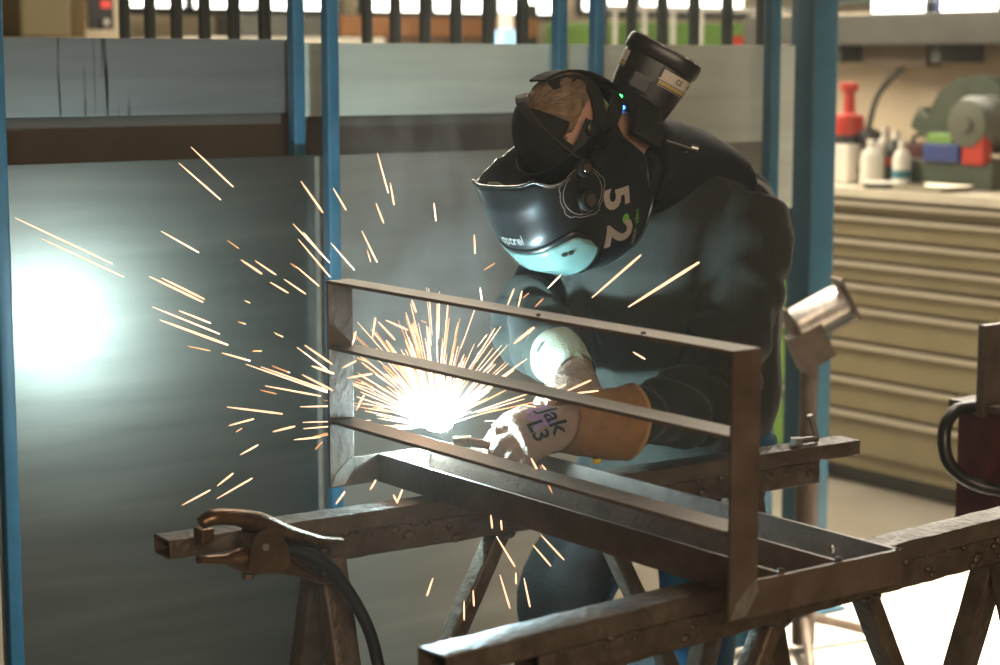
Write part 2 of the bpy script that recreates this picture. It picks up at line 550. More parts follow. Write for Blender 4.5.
# machines seen as a blurred strip over the partition
t = thing('control_cabinet', 'cream machine with a control box and red display behind the partition', 'machine', (3.55, 8.0, 0))
box('body', (0, 0, 0.85), (0.95, 0.5, 1.68), M_cream, t, 0.02)
box('hood', (-0.21, -0.05, 1.78), (0.22, 0.4, 0.17), mat('brown hood', (0.22, 0.17, 0.08), 0.6), t, 0.01)
c_ = box('control_panel', (0.10, -0.02, 1.82), (0.20, 0.3, 0.26), M_cream, t, 0.01)
box('screen', (0.07, -0.175, 1.80), (0.115, 0.01, 0.14), M_black, c_, 0.002)
box('display', (0.09, -0.184, 1.835), (0.045, 0.008, 0.03), mat('red display', (0.5, 0.03, 0.02), 0.4, emit=(1, 0.1, 0.05), estr=0.6), c_, 0.001)
lathe('knob', [(0.001, 0), (0.014, 0), (0.012, 0.02), (0.001, 0.02)], M_white, c_, (0.085, -0.184, 1.76), (0, -1, 0))
box('column', (-0.36, 0, 2.0), (0.05, 0.05, 0.7), M_white, t, 0.004)
t = thing('lathe_bed', 'long cream machine bed with a ledge beyond the barred racks', 'machine', (4.62, 8.3, 0))
box('body', (0, 0, 0.84), (1.1, 0.5, 1.66), M_cream, t, 0.02)
box('ledge', (0, -0.05, 1.69), (1.1, 0.5, 0.03), M_top, t, 0.004)
box('tool_rest', (0.1, 0, 1.76), (0.5, 0.2, 0.10), M_dgrey, t, 0.01)
t = thing('storage_rack', 'rusty orange storage rack beam with timber beyond the partition', 'rack', (5.87, 8.6, 0))
for x in (-0.62, 0.62):
    box('upright', (x, 0, 0.95), (0.07, 0.07, 1.9), M_dgrey, t, 0.004)
box('shelf_beam', (0, -0.04, 1.77), (1.24, 0.08, 0.10), M_orange, t, 0.005)
box('shelf_beam', (0, -0.04, 0.9), (1.24, 0.08, 0.10), M_orange, t, 0.005)
box('load', (0, 0.1, 1.66), (1.1, 0.3, 0.12), mat('brown timber', (0.22, 0.13, 0.06), 0.7, var=0.2), t, 0.01)
t = thing('gas_bottle', 'blue and white gas bottle standing behind the middle barred rack', 'gas bottle', (4.97, 6.75, 0))
lathe('cylinder', [(0.001, 0), (0.11, 0), (0.115, 0.02), (0.115, 1.52), (0.10, 1.62), (0.06, 1.70), (0.035, 1.73), (0.001, 1.73)], mat('pale blue gas paint', (0.22, 0.42, 0.75), 0.35), t)
lathe('valve_cap', [(0.001, 1.72), (0.03, 1.72), (0.03, 1.80), (0.001, 1.80)], M_white, t)
t = thing('green_machine', 'green sheet machine with white guard rails behind the respirator', 'machine', (7.2, 8.3, 0))
box('body', (0, 0, 0.9), (1.3, 0.5, 1.8), M_green, t, 0.03)
for i in range(7):
    tube('guard_rail', [(-0.6 + 0.2 * i, -0.3, 0.0), (-0.6 + 0.2 * i, -0.3, 1.86)], 0.013, M_white, t, 8)
box('red_box', (0.28, -0.36, 1.66), (0.13, 0.1, 0.14), M_red, t, 0.01)
box('top_rail', (0, -0.3, 1.87), (1.3, 0.03, 0.03), M_white, t, 0.003)

# ------------------------------------------------------------------ drawer cabinets and worktop
XC = 5.35
def cabinet(label, y0, y1, m, zs):
    t = thing('drawer_cabinet', label, 'cabinet', (XC + 0.33, (y0 + y1) / 2, 0))
    W = y1 - y0
    box('carcass', (0.012, 0, 0.585), (0.63, W - 0.006, 1.02), m, t, 0.004)
    box('plinth', (0.04, 0, 0.04), (0.56, W - 0.02, 0.08), M_dgrey, t, 0.002)
    for a, b in zip(zs[:-1], zs[1:]):
        d = box('drawer', (-0.315, 0, (a + b) / 2 - 0.006), (0.024, W - 0.03, a - b - 0.022), m, t, 0.003)
        box('grip_strip', (-0.338, 0, a - 0.016), (0.030, W - 0.03, 0.016), M_lip, d, 0.003)
ZS = [1.09, 1.037, 0.948, 0.866, 0.784, 0.695, 0.561, 0.427, 0.30, 0.133]
cabinet('wide olive beige drawer cabinet under the cluttered worktop', 3.9, 5.27, M_drawer, ZS)
cabinet('green drawer cabinet half hidden behind the blue column', 5.275, 6.2, M_green, [1.09, 1.0, 0.90, 0.80, 0.70, 0.60, 0.35, 0.1])
wt = box('worktop', (XC + 0.35, 5.05, 1.115), (0.74, 2.32, 0.035), M_top, bev=0.004)
tag(wt, 'pale worktop running over the drawer cabinets', 'worktop')

# clutter on the worktop (top at z = 1.1325)
ZT = 1.1335
def bench_thing(name, label, cat, y, x=5.62, group=None):
    return thing(name, label, cat, (x, y, ZT), 0, group)
t = bench_thing('blow_lamp', 'white canister with a red pump head and stem on the worktop', 'sprayer', 5.315, 5.55)
box('canister', (0, 0, 0.075), (0.13, 0.13, 0.15), M_white, t, 0.02)
lathe('collar', [(0.001, 0.15), (0.055, 0.15), (0.05, 0.19), (0.001, 0.19)], M_black, t)
lathe('pump_head', [(0.001, 0.18), (0.05, 0.18), (0.062, 0.20), (0.058, 0.255), (0.03, 0.265), (0.024, 0.27), (0.02, 0.345), (0.034, 0.35), (0.036, 0.38), (0.001, 0.385)], M_red, t)
tube('handle', smooth_path([(0.0, -0.065, 0.04), (0, -0.085, 0.13), (0, -0.06, 0.19), (0, 0.0, 0.2)], 5), 0.012, M_black, t, 8)
tube('nozzle', [(0, 0.04, 0.23), (-0.02, 0.09, 0.235)], [0.016, 0.02], M_white, t, 10)
def bottle(label, y, x, h, r, mb, mc):
    b = bench_thing('bottle', label, 'bottle', y, x, 'bottles on the worktop')
    lathe('body', [(0.001, 0), (r, 0), (r, h * 0.62), (r * 0.8, h * 0.74), (r * 0.4, h * 0.82), (r * 0.4, h * 0.86), (0.001, h * 0.86)], mb, b, n=18)
    lathe('cap', [(0.001, h * 0.84), (r * 0.45, h * 0.84), (r * 0.38, h), (0.001, h)], mc, b, n=14)
    return b
bottle('white squat bottle with a white cap standing by the red pump', 5.165, 5.52, 0.17, 0.042, M_white, M_white)
b = bottle('dark bottle with a red band and white cap on the worktop', 5.135, 5.62, 0.20, 0.040, M_black, M_white)
lathe('band', [(0.041, 0.07), (0.0415, 0.07), (0.0415, 0.10), (0.041, 0.10)], M_red, b, n=18)
b = bottle('white bottle with a blue green label on the worktop', 5.022, 5.53, 0.17, 0.034, M_white, M_white)
lathe('label_wrap', [(0.0345, 0.03), (0.0352, 0.03), (0.0352, 0.06), (0.0345, 0.06)], mat('teal label', (0.03, 0.16, 0.2), 0.5), b, n=18)
bottle('tall white bottle behind the dark one on the worktop', 5.30, 5.74, 0.21, 0.036, M_white, M_white)
t = bench_thing('orange_canister', 'orange red canister with a lid between post and column', 'canister', 5.73, 5.62)
lathe('body', [(0.001, 0), (0.055, 0), (0.055, 0.13), (0.04, 0.15), (0.001, 0.15)], M_orange, t)
box('lid', (0, 0, 0.185), (0.11, 0.11, 0.075), mat('orange red plastic', (0.75, 0.12, 0.03), 0.4), t, 0.012)
t = bench_thing('dish', 'flat dark dish at the front of the worktop', 'dish', 5.01, 5.42)
lathe('bowl', [(0.001, 0), (0.07, 0), (0.085, 0.018), (0.08, 0.018), (0.066, 0.006), (0.001, 0.006)], M_black, t)
lathe('rim', [(0.080, 0.017), (0.087, 0.017), (0.087, 0.021), (0.080, 0.021)], M_white, t)
t = bench_thing('metal_tray', 'shallow pale metal tray lying on the worktop', 'tray', 4.79, 5.44)
bm = bmesh.new()
b_rings(bm, [[Vector((x, y, z)) for x, y in rrect(w_, h_, 0.02)] for w_, h_, z in ((0.16, 0.24, 0), (0.18, 0.26, 0.02), (0.17, 0.25, 0.02), (0.15, 0.23, 0.004))])
obj('pan', bm, mat('grey tray metal', (0.4, 0.37, 0.3), 0.35, 0.6), t)
# chop saw
t = bench_thing('chop_saw', 'dark green chop saw with a round blade guard on the worktop', 'saw', 4.84, 5.75)
box('base', (0, 0, 0.05), (0.36, 0.42, 0.10), M_dgreen, t, 0.015)
bm = bmesh.new()
prof = [(0.21 * math.cos(R(a)), 0.21 * math.sin(R(a))) for a in range(-20, 201, 10)]
b_rings(bm, [[Vector((xo, y, z + 0.20)) for y, z in prof] for xo in (-0.06, 0.06)])
obj('blade_guard', bm, M_dgreen, t, True, 40)
lathe('motor', [(0.001, 0), (0.095, 0), (0.10, 0.02), (0.10, 0.12), (0.085, 0.15), (0.03, 0.155), (0.03, 0.165), (0.001, 0.165)], mat('green grey motor', (0.11, 0.115, 0.085), 0.45), t, (-0.05, -0.10, 0.24), (-1, 0, 0))
box('arm', (0.0, 0.16, 0.18), (0.09, 0.30, 0.09), M_dgreen, t, 0.02, Matrix.Rotation(R(30), 3, 'X'))
tube('handle', smooth_path([(0, -0.24, 0.28), (-0.02, -0.30, 0.36), (-0.02, -0.29, 0.42)], 4), 0.022, M_white, t, 10)
box('vice_block', (-0.15, 0.02, 0.13), (0.09, 0.17, 0.07), M_bluepl, t, 0.01)
box('vice_jaw', (-0.16, 0.03, 0.18), (0.06, 0.12, 0.04), M_green, t, 0.01)
box('stop', (-0.17, -0.13, 0.16), (0.05, 0.10, 0.14), M_red, t, 0.01)
t = bench_thing('tool_case', 'low dark red tool case behind the bottles', 'tool case', 5.27, 5.98)
box('body', (0, 0, 0.07), (0.2, 0.34, 0.14), M_dkred, t, 0.015)
tube('handle', smooth_path([(-0.03, -0.08, 0.14), (-0.03, -0.06, 0.17), (-0.03, 0.06, 0.17), (-0.03, 0.08, 0.14)], 4), 0.008, M_black, t, 8)
t = bench_thing('hose_reel', 'dark coiled hose behind the red pump on the worktop', 'hose', 5.545, 5.85)
bm = bmesh.new()
for k in range(3):
    pts = [(0.03 * k, 0.085 * math.cos(R(a)), 0.10 + 0.085 * math.sin(R(a))) for a in range(0, 361, 20)]
    b_tube(bm, pts, 0.014, 8)
obj('coil', bm, M_rubber, t, True)
tube('hose_end', smooth_path([(0.05, 0.0, 0.18), (0.08, -0.02, 0.32), (0.12, -0.09, 0.42), (0.2, -0.14, 0.50)], 5), 0.012, M_rubber, t, 8)

# shelf over the bench with lamps above
t = thing('wall_shelf', 'long dark grey wall shelf over the cluttered worktop', 'shelf', (6.0, 5.1, 1.66))
box('board', (0.0, 0, 0.06), (0.36, 2.2, 0.12), M_dgrey, t, 0.006)
for y in (0.62, 0.09, -0.55):
    box('bracket', (0.02, y, -0.035), (0.26, 0.05, 0.07), M_dkbar, t, 0.004)
box('tool_rail', (0.02, 0.38, -0.045), (0.1, 0.34, 0.085), mat('brown rail', (0.14, 0.10, 0.06), 0.6), t, 0.004)
def lamp(label, y):
    t = thing('work_lamp', label, 'lamp', (6.02, y, 1.78), 0, 'work lamps on the wall shelf')
    box('housing', (0, 0, 0.025), (0.12, 0.30, 0.05), M_dkbar, t, 0.01)
    box('diffuser', (-0.064, 0, 0.035), (0.012, 0.27, 0.055), mat('lamp diffuser', (1, 1, 1), 0.4, emit=(1.0, 0.95, 0.84), estr=6.0), t, 0.003)
lamp('flat work lamp glowing at the middle of the wall shelf', 5.45)
lamp('flat work lamp glowing at the window end of the wall shelf', 5.09)
window('window_4', (6.24, 5.15, 2.66), 2.3, 1.6, 'y', 5, M_winr)
tag(lathe('spray_can', [(0.001, 0), (0.026, 0), (0.026, 0.09), (0.018, 0.105), (0.012, 0.108), (0.012, 0.125), (0.001, 0.125)], M_bluepl, None, (6.0, 5.27, 1.7805)), 'small blue can standing on the wall shelf', 'can')

# ================================================================== trestles
ZB = 0.857  # top of both trestles
def trestle(label, x, y, ang):
    t = thing('welding_trestle', label, 'trestle', (x, y, 0), ang, 'steel trestles')
    L = 1.475
    hollow('top_rail', (0, 0.03, ZB - 0.0155), (L, 0.03, ZB - 0.0155), 0.06, 0.031, M_rust, t, rough=0.0012, seg=60, r=0.004)
    hollow('lower_rail', (0.16, 0.031, ZB - 0.054), (L - 0.10, 0.031, ZB - 0.054), 0.050, 0.046, M_rust, t, rough=0.0018, seg=60, r=0.005)
    bm = bmesh.new()
    rnd = random.Random(int(x * 1000))
    for i in range(46):
        px = 0.16 + rnd.random() * 1.2
        q = Vector((px, 0.005 - 0.002 * rnd.random(), ZB - 0.030 - 0.042 * rnd.random() ** 2))
        rr = bmesh.ops.create_icosphere(bm, subdivisions=1, radius=0.003 + 0.006 * rnd.random())
        for v in rr['verts']:
            v.co = Vector((v.co.x * 1.6, v.co.y * 0.5, v.co.z)) + q
    tag(obj('spatter', bm, M_rust, t, True), kind='stuff')
    for lx in (0.29, 1.20):
        for s in (-1, 1):
            hollow('leg', (lx, 0.03 + s * 0.012, ZB - 0.075), (lx, 0.03 + s * 0.23, 0.004), 0.04, 0.05, M_rust, t, hint=(1, 0, 0), rough=0.0012, seg=16, t=0.003)
        hollow('stretcher', (lx, 0.03 - 0.20, 0.19), (lx, 0.03 + 0.20, 0.19), 0.03, 0.03, M_rust, t, t=0.003)
        lx2 = 0.64 if lx < 0.7 else 0.85
        hollow('brace', (lx2, 0.031, ZB - 0.072), (lx + (0.03 if lx < 0.7 else -0.03), 0.031, 0.20), 0.03, 0.04, M_rust, t, hint=(0, 1, 0), t=0.003)
        lathe('weld_bead', [(0.001, -0.012), (0.026, -0.008), (0.03, 0.0), (0.024, 0.009), (0.001, 0.012)], M_weld, t, (lx2, 0.031, ZB - 0.078), n=10)
trestle('steel trestle whose rail runs under the drilled end of the frame', 1.354, 1.962, R(4.06))
trestle('steel trestle with the earth clamp gripping its rail end', 1.346, 2.711, R(-2.4))

# ================================================================== welded frame
X0, X1, Y0, Y1 = 1.745, 2.078, 1.866, 2.893
fr = thing('welded_frame', 'dark flat steel frame with three rails being welded on two trestles', 'frame', ((X0 + X1) / 2, (Y0 + Y1) / 2, ZB))
FO = Vector(((X0 + X1) / 2, (Y0 + Y1) / 2, ZB))
def fbox(name, lo, hi, m=M_steel, bev=0.0012):
    lo, hi = Vector(lo), Vector(hi)
    return box(name, (lo + hi) / 2 - FO, hi - lo, m, fr, bev)
TH = 0.006
ZTOP = 1.223
fbox('upright', (X0, Y0, ZB), (X0 + 0.05, Y0 + TH, ZTOP - TH))
fbox('upright', (X0, Y1 - TH, ZB), (X0 + 0.05, Y1, ZTOP - TH))
fbox('rail', (X0, Y0, ZTOP - TH), (X0 + 0.05, Y1, ZTOP))
fbox('rail', (X0, Y0 + TH, 1.103), (X0 + 0.05, Y1 - TH, 1.103 + TH))
fbox('rail', (X0, Y0 + TH, 0.973), (X0 + 0.05, Y1 - TH, 0.973 + TH))
fbox('end_plate', (X0 + 0.05, Y0, ZB), (X1, Y0 + TH, ZB + 0.05))
fbox('end_plate', (X0 + 0.05, Y1 - TH, ZB), (X1, Y1, ZB + 0.05))
fbox('cross_member', (1.845, Y0 + TH, ZB), (1.851, Y1 - TH, ZB + 0.05))
fbox('cross_member', (1.955, Y0 + TH, ZB), (1.961, Y1 - TH, ZB + 0.05))
# the back member carries a drilled hole
def drilled(lo, hi, hy, hz, r):
    bm = bmesh.new()
    lo, hi = Vector(lo), Vector(hi)
    n = 16
    ring = [(hy + r * math.cos(2 * math.pi * k / n), hz + r * math.sin(2 * math.pi * k / n)) for k in range(n)]
    sq = []
    h = 0.022
    for k in range(n):
        a = 2 * math.pi * k / n
        c, s = math.cos(a), math.sin(a)
        m_ = max(abs(c), abs(s))
        sq.append((hy + h * c / m_, hz + (0.025 if True else h) * s / m_))
    def side(x, flip):
        vr = [bm.verts.new((x, p[0], p[1])) for p in ring]
        vq = [bm.verts.new((x, p[0], min(max(p[1], lo.z), hi.z))) for p in sq]
        for k in range(n):
            bm.faces.new((vr[k], vr[(k + 1) % n], vq[(k + 1) % n], vq[k]))
        return vr
    a_ = side(lo.x, False); b_ = side(hi.x, True)
    for k in range(n):
        bm.faces.new((a_[k], a_[(k + 1) % n], b_[(k + 1) % n], b_[k]))
    for y0, y1 in ((lo.y, hy - h), (hy + h, hi.y)):
        for x in (lo.x, hi.x):
            bm.faces.new([bm.verts.new(p) for p in ((x, y0, lo.z), (x, y1, lo.z), (x, y1, hi.z), (x, y0, hi.z))])
    for z in (lo.z, hi.z):
        bm.faces.new([bm.verts.new(p) for p in ((lo.x, lo.y, z), (hi.x, lo.y, z), (hi.x, hi.y, z), (lo.x, hi.y, z))])
    for y in (lo.y, hi.y):
        bm.faces.new([bm.verts.new(p) for p in ((lo.x, y, lo.z), (hi.x, y, lo.z), (hi.x, y, hi.z), (lo.x, y, hi.z))])
    bmesh.ops.remove_doubles(bm, verts=bm.verts, dist=1e-5)
    for v in bm.verts:
        v.co -= FO
    return obj('cross_member', bm, M_steel, fr)
drilled((X1 - TH, Y0 + TH, ZB), (X1, Y1 - TH, ZB + 0.05), 1.998, ZB + 0.025, 0.0065)
# ground mitre patches and weld beads
for y, yo in ((Y0 - 0.0006, 1), (Y1 - TH - 0.0006, 1)):
    bm = bmesh.new()
    P = [(X0 + 0.002, ZB + 0.002), (X0 + 0.03, ZB + 0.004), (X0 + 0.052, ZB + 0.036), (X0 + 0.048, ZB + 0.052), (X0 + 0.036, ZB + 0.046), (X0 + 0.012, ZB + 0.024)]
    b_rings(bm, [[Vector((a, y, b)) - FO for a, b in P], [Vector((a, y + 0.001, b)) - FO for a, b in P]])
    obj('ground_mitre', bm, M_ground, fr)
def bead(p, s=0.004):
    bm = bmesh.new()
    rnd = random.Random(int(1e4 * (p[0] + p[1] + p[2])))
    for i in range(4):
        rr = bmesh.ops.create_icosphere(bm, subdivisions=2, radius=s * (0.7 + 0.5 * rnd.random()))
        o = Vector((rnd.uniform(-1, 1), rnd.uniform(-0.4, 0.4), rnd.uniform(-0.6, 0.6))) * s
        for v in rr['verts']:
            v.co = v.co + o + Vector(p) - FO
    obj('weld_bead', bm, M_weld, fr, True)
for z in (1.106, 0.976):
    bead((X0 + 0.004, Y1 - TH - 0.004, z)); bead((X0 + 0.004, Y0 + TH + 0.004, z)); bead((X0 + 0.02, Y1 - TH - 0.004, z - 0.006), 0.003)
for x in (1.848, 1.958):
    bead((x, Y0 + TH + 0.004, ZB + 0.05), 0.005); bead((x, Y1 - TH - 0.004, ZB + 0.04), 0.004)
bead((X1 - 0.003, Y0 + 0.004, ZB + 0.049), 0.004)
for y in (2.06, 2.3):
    bead((X0 + 0.01, y, ZTOP), 0.0025)

# ================================================================== earth clamp with cable
ec = thing('earth_clamp', 'brass coloured earth clamp biting the end of the rear rail', 'clamp', (1.46, 2.655, 0.80))
EO = Vector((1.46, 2.655, 0.80))
def arm(name, pts, rads):
    p = smooth_path([Vector((x, 2.655, z)) - EO for x, z in pts], 6)
    rr = []
    for i in range(len(p)):
        f = i / (len(p) - 1) * (len(rads) - 1)
        k = min(int(f), len(rads) - 2); u = f - k
        rr.append(tuple(rads[k][j] * (1 - u) + rads[k + 1][j] * u for j in (0, 1)))
    bm = bmesh.new()
    b_tube(bm, p, rr, 14, (0, 0, 1))
    return obj(name, bm, M_copper, ec, True, 50)
ua = arm('upper_jaw', [(1.372, 0.893), (1.392, 0.899), (1.43, 0.894), (1.475, 0.878), (1.53, 0.852), (1.585, 0.833), (1.624, 0.826)],
    [(0.012, 0.010), (0.018, 0.013), (0.018, 0.013), (0.019, 0.018), (0.016, 0.014), (0.012, 0.009), (0.011, 0.007)])
la = arm('lower_jaw', [(1.366, 0.836), (1.41, 0.829), (1.455, 0.822), (1.50, 0.812), (1.55, 0.787), (1.585, 0.768), (1.612, 0.766)],
    [(0.010, 0.006), (0.014, 0.009), (0.019, 0.026), (0.018, 0.022), (0.014, 0.009), (0.011, 0.005), (0.009, 0.004)])
box('jaw_tooth', Vector((1.385, 2.672, 0.869)) - EO, (0.022, 0.03, 0.024), M_copper, ec, 0.004)
tube('spring', [Vector((1.47, 2.635, 0.845)) - EO, Vector((1.47, 2.675, 0.845)) - EO], 0.021, M_rust, ec, 14)
tube('pivot_pin', [Vector((1.47, 2.628, 0.845)) - EO, Vector((1.47, 2.682, 0.845)) - EO], 0.006, M_cut, ec, 10)
for sy in (2.632, 2.676):
    bm = bmesh.new()
    P = [(1.440, .812), (1.452, .804), (1.500, .802), (1.515, .812), (1.512, .838), (1.497, .866), (1.476, .876), (1.455, .868), (1.444, .845)]
    b_rings(bm, [[Vector((a, sy - .002, b)) - EO for a, b in P], [Vector((a, sy + .002, b)) - EO for a, b in P]])
    obj('cheek_plate', bm, M_copper, ec)
lathe('terminal_bolt', [(0.001, 0), (0.010, 0), (0.010, 0.008), (0.001, 0.008)], M_rust, ec, Vector((1.452, 2.655, 0.801)) - EO, (0, 0, -1), 6)
cb = tube('earth_cable', smooth_path([(1.50, 2.645, 0.832), (1.54, 2.64, 0.826), (1.58, 2.63, 0.800), (1.615, 2.625, 0.755), (1.645, 2.61, 0.69), (1.66, 2.60, 0.62), (1.668, 2.545, 0.45), (1.665, 2.455, 0.2), (1.62, 2.37, 0.04), (1.50, 2.28, 0.014), (1.2, 2.25, 0.013), (0.8, 2.42, 0.013)], 8), 0.0105, M_rubber, None, 12)
tag(cb, 'black rubber earth cable drooping from the clamp to the floor', 'cable')
br = thing('bent_rod', 'short bent bright rod left lying on the rear rail end', 'rod', (2.73, 2.68, ZB - 0.003))
tube('rod', smooth_path([(-0.05, 0.005, 0.012), (-0.01, 0.0, 0.012), (0.0, 0, 0.014), (-0.02, 0.0, 0.06)], 4), 0.006, M_cut, br, 8)
lathe('nut', [(0.001, 0), (0.014, 0), (0.014, 0.016), (0.001, 0.016)], M_cut, br, (-0.05, 0.004, 0.002), n=6)

# ================================================================== roller stand
rs = thing('roller_stand', 'brown pipe stand with a bright tilted roller by the column', 'stand', (3.735, 3.70, 0))
tube('pipe', [(0, 0, 0.02), (0, 0, 0.58)], 0.032, mat('brown primed pipe', (0.075, 0.048, 0.033), 0.45, 0.2, var=0.2), rs, 20)
tube('inner_pipe', [(0, 0, 0.5), (0, 0, 0.84)], 0.024, M_rust, rs, 18)
lathe('collar', [(0.033, 0.54), (0.045, 0.545), (0.045, 0.575), (0.033, 0.58)], M_rust, rs)
for s in (-1, 1):
    tube('clamp_screw', [(s * 0.03, -s * 0.02, 0.56), (s * 0.075, -s * 0.05, 0.56)], 0.009, M_cut, rs, 8)
for k in range(3):
    a = R(-10 + 120 * k)
    tube('foot', [(0, 0, 0.10), (0.26 * math.cos(a), 0.26 * math.sin(a), 0.014)], 0.014, M_rust, rs, 10)
ax = Vector((0.70, -0.35, 0.40)).normalized()
u_, v_, _ = frame_from(ax)
c0 = Vector((0.03, 0.0, 0.93))
rot = Matrix((ax, u_, v_)).transposed()
box('cradle', c0 - v_ * 0.055, (0.17, 0.075, 0.006), M_cut, rs, 0.001, rot)
box('cradle_block', Vector((0.0, 0, 0.84)), (0.10, 0.06, 0.10), M_rust, rs, 0.004, rot)
for s in (-1, 1):
    box('side_plate', c0 + ax * (s * 0.085), (0.008, 0.09, 0.12), M_rust, rs, 0.002, rot)
bm = bmesh.new(); b_lathe(bm, [(0.001, -0.075), (0.043, -0.075), (0.047, -0.06), (0.047, 0.06), (0.043, 0.075), (0.001, 0.075)], c0, ax, 28)
obj('roller', bm, mat('bright worn roller', (0.62, 0.56, 0.5), 0.35, 0.6, var=0.3, scale=30), rs, True, 40)

# ================================================================== red machine by the open floor
rm = thing('red_press', 'dark red machine with a bent grab bar and steel plate', 'machine', (3.475, 2.685, 0))
box('body', (0, 0, 0.70), (0.30, 0.30, 0.29), M_dkred, rm, 0.006)
box('top_plate', (0, 0, 0.853), (0.33, 0.33, 0.016), M_rust, rm, 0.002)
box('pedestal', (0, 0, 0.29), (0.12, 0.12, 0.55), M_rust, rm, 0.004)
box('base_plate', (0, 0, 0.008), (0.34, 0.34, 0.016), M_rust, rm, 0.002)
box('back_plate', (-0.09, 0.075, 0.935), (0.16, 0.02, 0.20), M_steel, rm, 0.002)
tube('grab_bar', smooth_path([(-0.15, 0.10, 0.852), (-0.22, 0.10, 0.847), (-0.262, 0.09, 0.81), (-0.262, 0.075, 0.745), (-0.22, 0.04, 0.70), (-0.17, -0.03, 0.685), (-0.16, -0.13, 0.68), (-0.15, -0.15, 0.68)], 6), 0.0145, mat('black grab bar', (0.03, 0.028, 0.025), 0.3, 0.4), rm, 14)

# ================================================================== the welder
wd = thing('person', 'welder in dark sweatshirt bent over the frame, helmet lowered, both gloves at the weld', 'person', (2.64, 2.98, 0))
WO = Vector((2.64, 2.98, 0))
HC = Vector((2.308, 2.862, 1.437))
K = Vector((-0.91, -0.05, 0.41)).normalized()
Fd = Vector((-0.41, -0.05, -0.91)); Fd = (Fd - K * Fd.dot(K)).normalized()
S = -Fd.cross(K)
if S.y > 0: S = -S
def H(s, k, f):
    return HC + S * s + K * k + Fd * f
def HH(s, k, f):          # the head itself sits a little higher in the headgear
    return H(s, k + 0.034, f - 0.004)
TORSO = [(0.66, 2.62, 2.99, .198, .160), (0.75, 2.62, 2.99, .205, .172), (0.84, 2.625, 2.985, .205, .178), (0.95, 2.622, 2.975, .195, .198), (1.08, 2.602, 2.965, .205, .228), (1.20, 2.580, 2.955, .213, .230), (1.30, 2.575, 2.94, .200, .180), (1.36, 2.565, 2.93, .160, .130), (1.40, 2.545, 2.92, .105, .090), (1.43, 2.52, 2.905, .075, .070)]
def torso(bm, g=1.0, lo=0, hi=99):
    rings = []
    for z, x, y, a, b in TORSO[lo:hi]:
        rg = []
        for k in range(28):
            t = 2 * math.pi * k / 28
            c, s = math.cos(t), math.sin(t)
            c = math.copysign(abs(c) ** 0.85, c); s = math.copysign(abs(s) ** 0.85, s)
            rg.append(Vector((x + b * g * c, y + a * g * s, z)))
        rings.append(rg)
    b_rings(bm, rings)
ARM_L = [(2.63, 2.80, 1.30), (2.61, 2.77, 1.25), (2.562, 2.735, 1.12), (2.49, 2.712, 0.985), (2.45, 2.708, 0.962), (2.36, 2.712, 0.95), (2.27, 2.716, 0.942), (2.16, 2.716, 0.95)]
ARM_R = [(2.58, 3.06, 1.30), (2.55, 3.10, 1.27), (2.45, 3.105, 1.185), (2.345, 3.085, 1.085), (2.322, 3.06, 1.068), (2.288, 2.965, 1.048), (2.256, 2.888, 1.034), (2.228, 2.815, 1.026)]
LEG_L = [(2.68, 2.89, 0.86), (2.66, 2.895, 0.70), (2.63, 2.91, 0.48), (2.66, 2.945, 0.28), (2.69, 2.985, 0.09)]
LEG_R = [(2.66, 3.07, 0.86), (2.57, 3.075, 0.72), (2.43, 3.08, 0.52), (2.50, 3.11, 0.30), (2.56, 3.14, 0.09)]

def head_loft(bm, g=0.0, k0=-9, fmax=9):
    prof = [(-.128, .055, .032, .034), (-.11, .042, .050, .058), (-.08, .028, .062, .078), (-.03, .012, .071, .092), (.02, .002, .075, .099), (.065, -.003, .072, .096), (.10, -.004, .056, .076), (.12, -.003, .036, .048), (.128, -.002, .014, .018)]
    rings = []
    for k, f, a, b in prof:
        if k < k0: continue
        rings.append([HH((a + g) * math.cos(2 * math.pi * j / 24), k + (g if k > 0.05 else 0), f + (b + g) * math.sin(2 * math.pi * j / 24)) for j in range(24)])
    b_rings(bm, rings)
bm = bmesh.new()
head_loft(bm)
b_tube(bm, [HH(0, -.04, -.02), HH(0, -.10, -.04), Vector((2.50, 2.90, 1.40)), Vector((2.58, 2.92, 1.33))], [.058, .056, .062, .075], 18)
b_tube(bm, [HH(0, .02, .09), HH(0, -.025, .122), HH(0, -.035, .09)], [.008, .014, .008], 10)     # nose
b_tube(bm, [HH(-.022, -.07, .098), HH(.022, -.07, .098)], [.008, .008], 8)                       # lips
for s in (-1, 1):
    b_tube(bm, [HH(s * .070, -.078, .010), HH(s * .086, -.053, .0), HH(s * .088, -.025, -.002), HH(s * .072, -.013, .008)], [(.007, .010), (.008, .018), (.008, .019), (.006, .008)], 10)   # ears
    b_tube(bm, [HH(s * .015, .022, .095), HH(s * .052, .022, .080)], [.010, .008], 8)            # brow
torso(bm, 0.80)
for A, rr in ((ARM_L, [.06, .062, .052, .044, .044, .042, .034, .03]), (ARM_R, [.06, .062, .052, .044, .044, .042, .034, .03])):
    b_tube(bm, A, rr, 14)
for Lg in (LEG_L, LEG_R):
    b_tube(bm, Lg, [.088, .08, .055, .05, .04], 14)
    b_tube(bm, [Vector(Lg[-1]) + Vector((0.03, 0, -0.045)), Vector(Lg[-1]) + Vector((-0.16, 0, -0.062))], [(.035, .03), (.035, .02)], 12)
body = obj('body', remesh(bm, 0.008, 3), M_skin, wd, True)
body['label'] = 'bare temple, ear and neck skin'
body.location = -WO
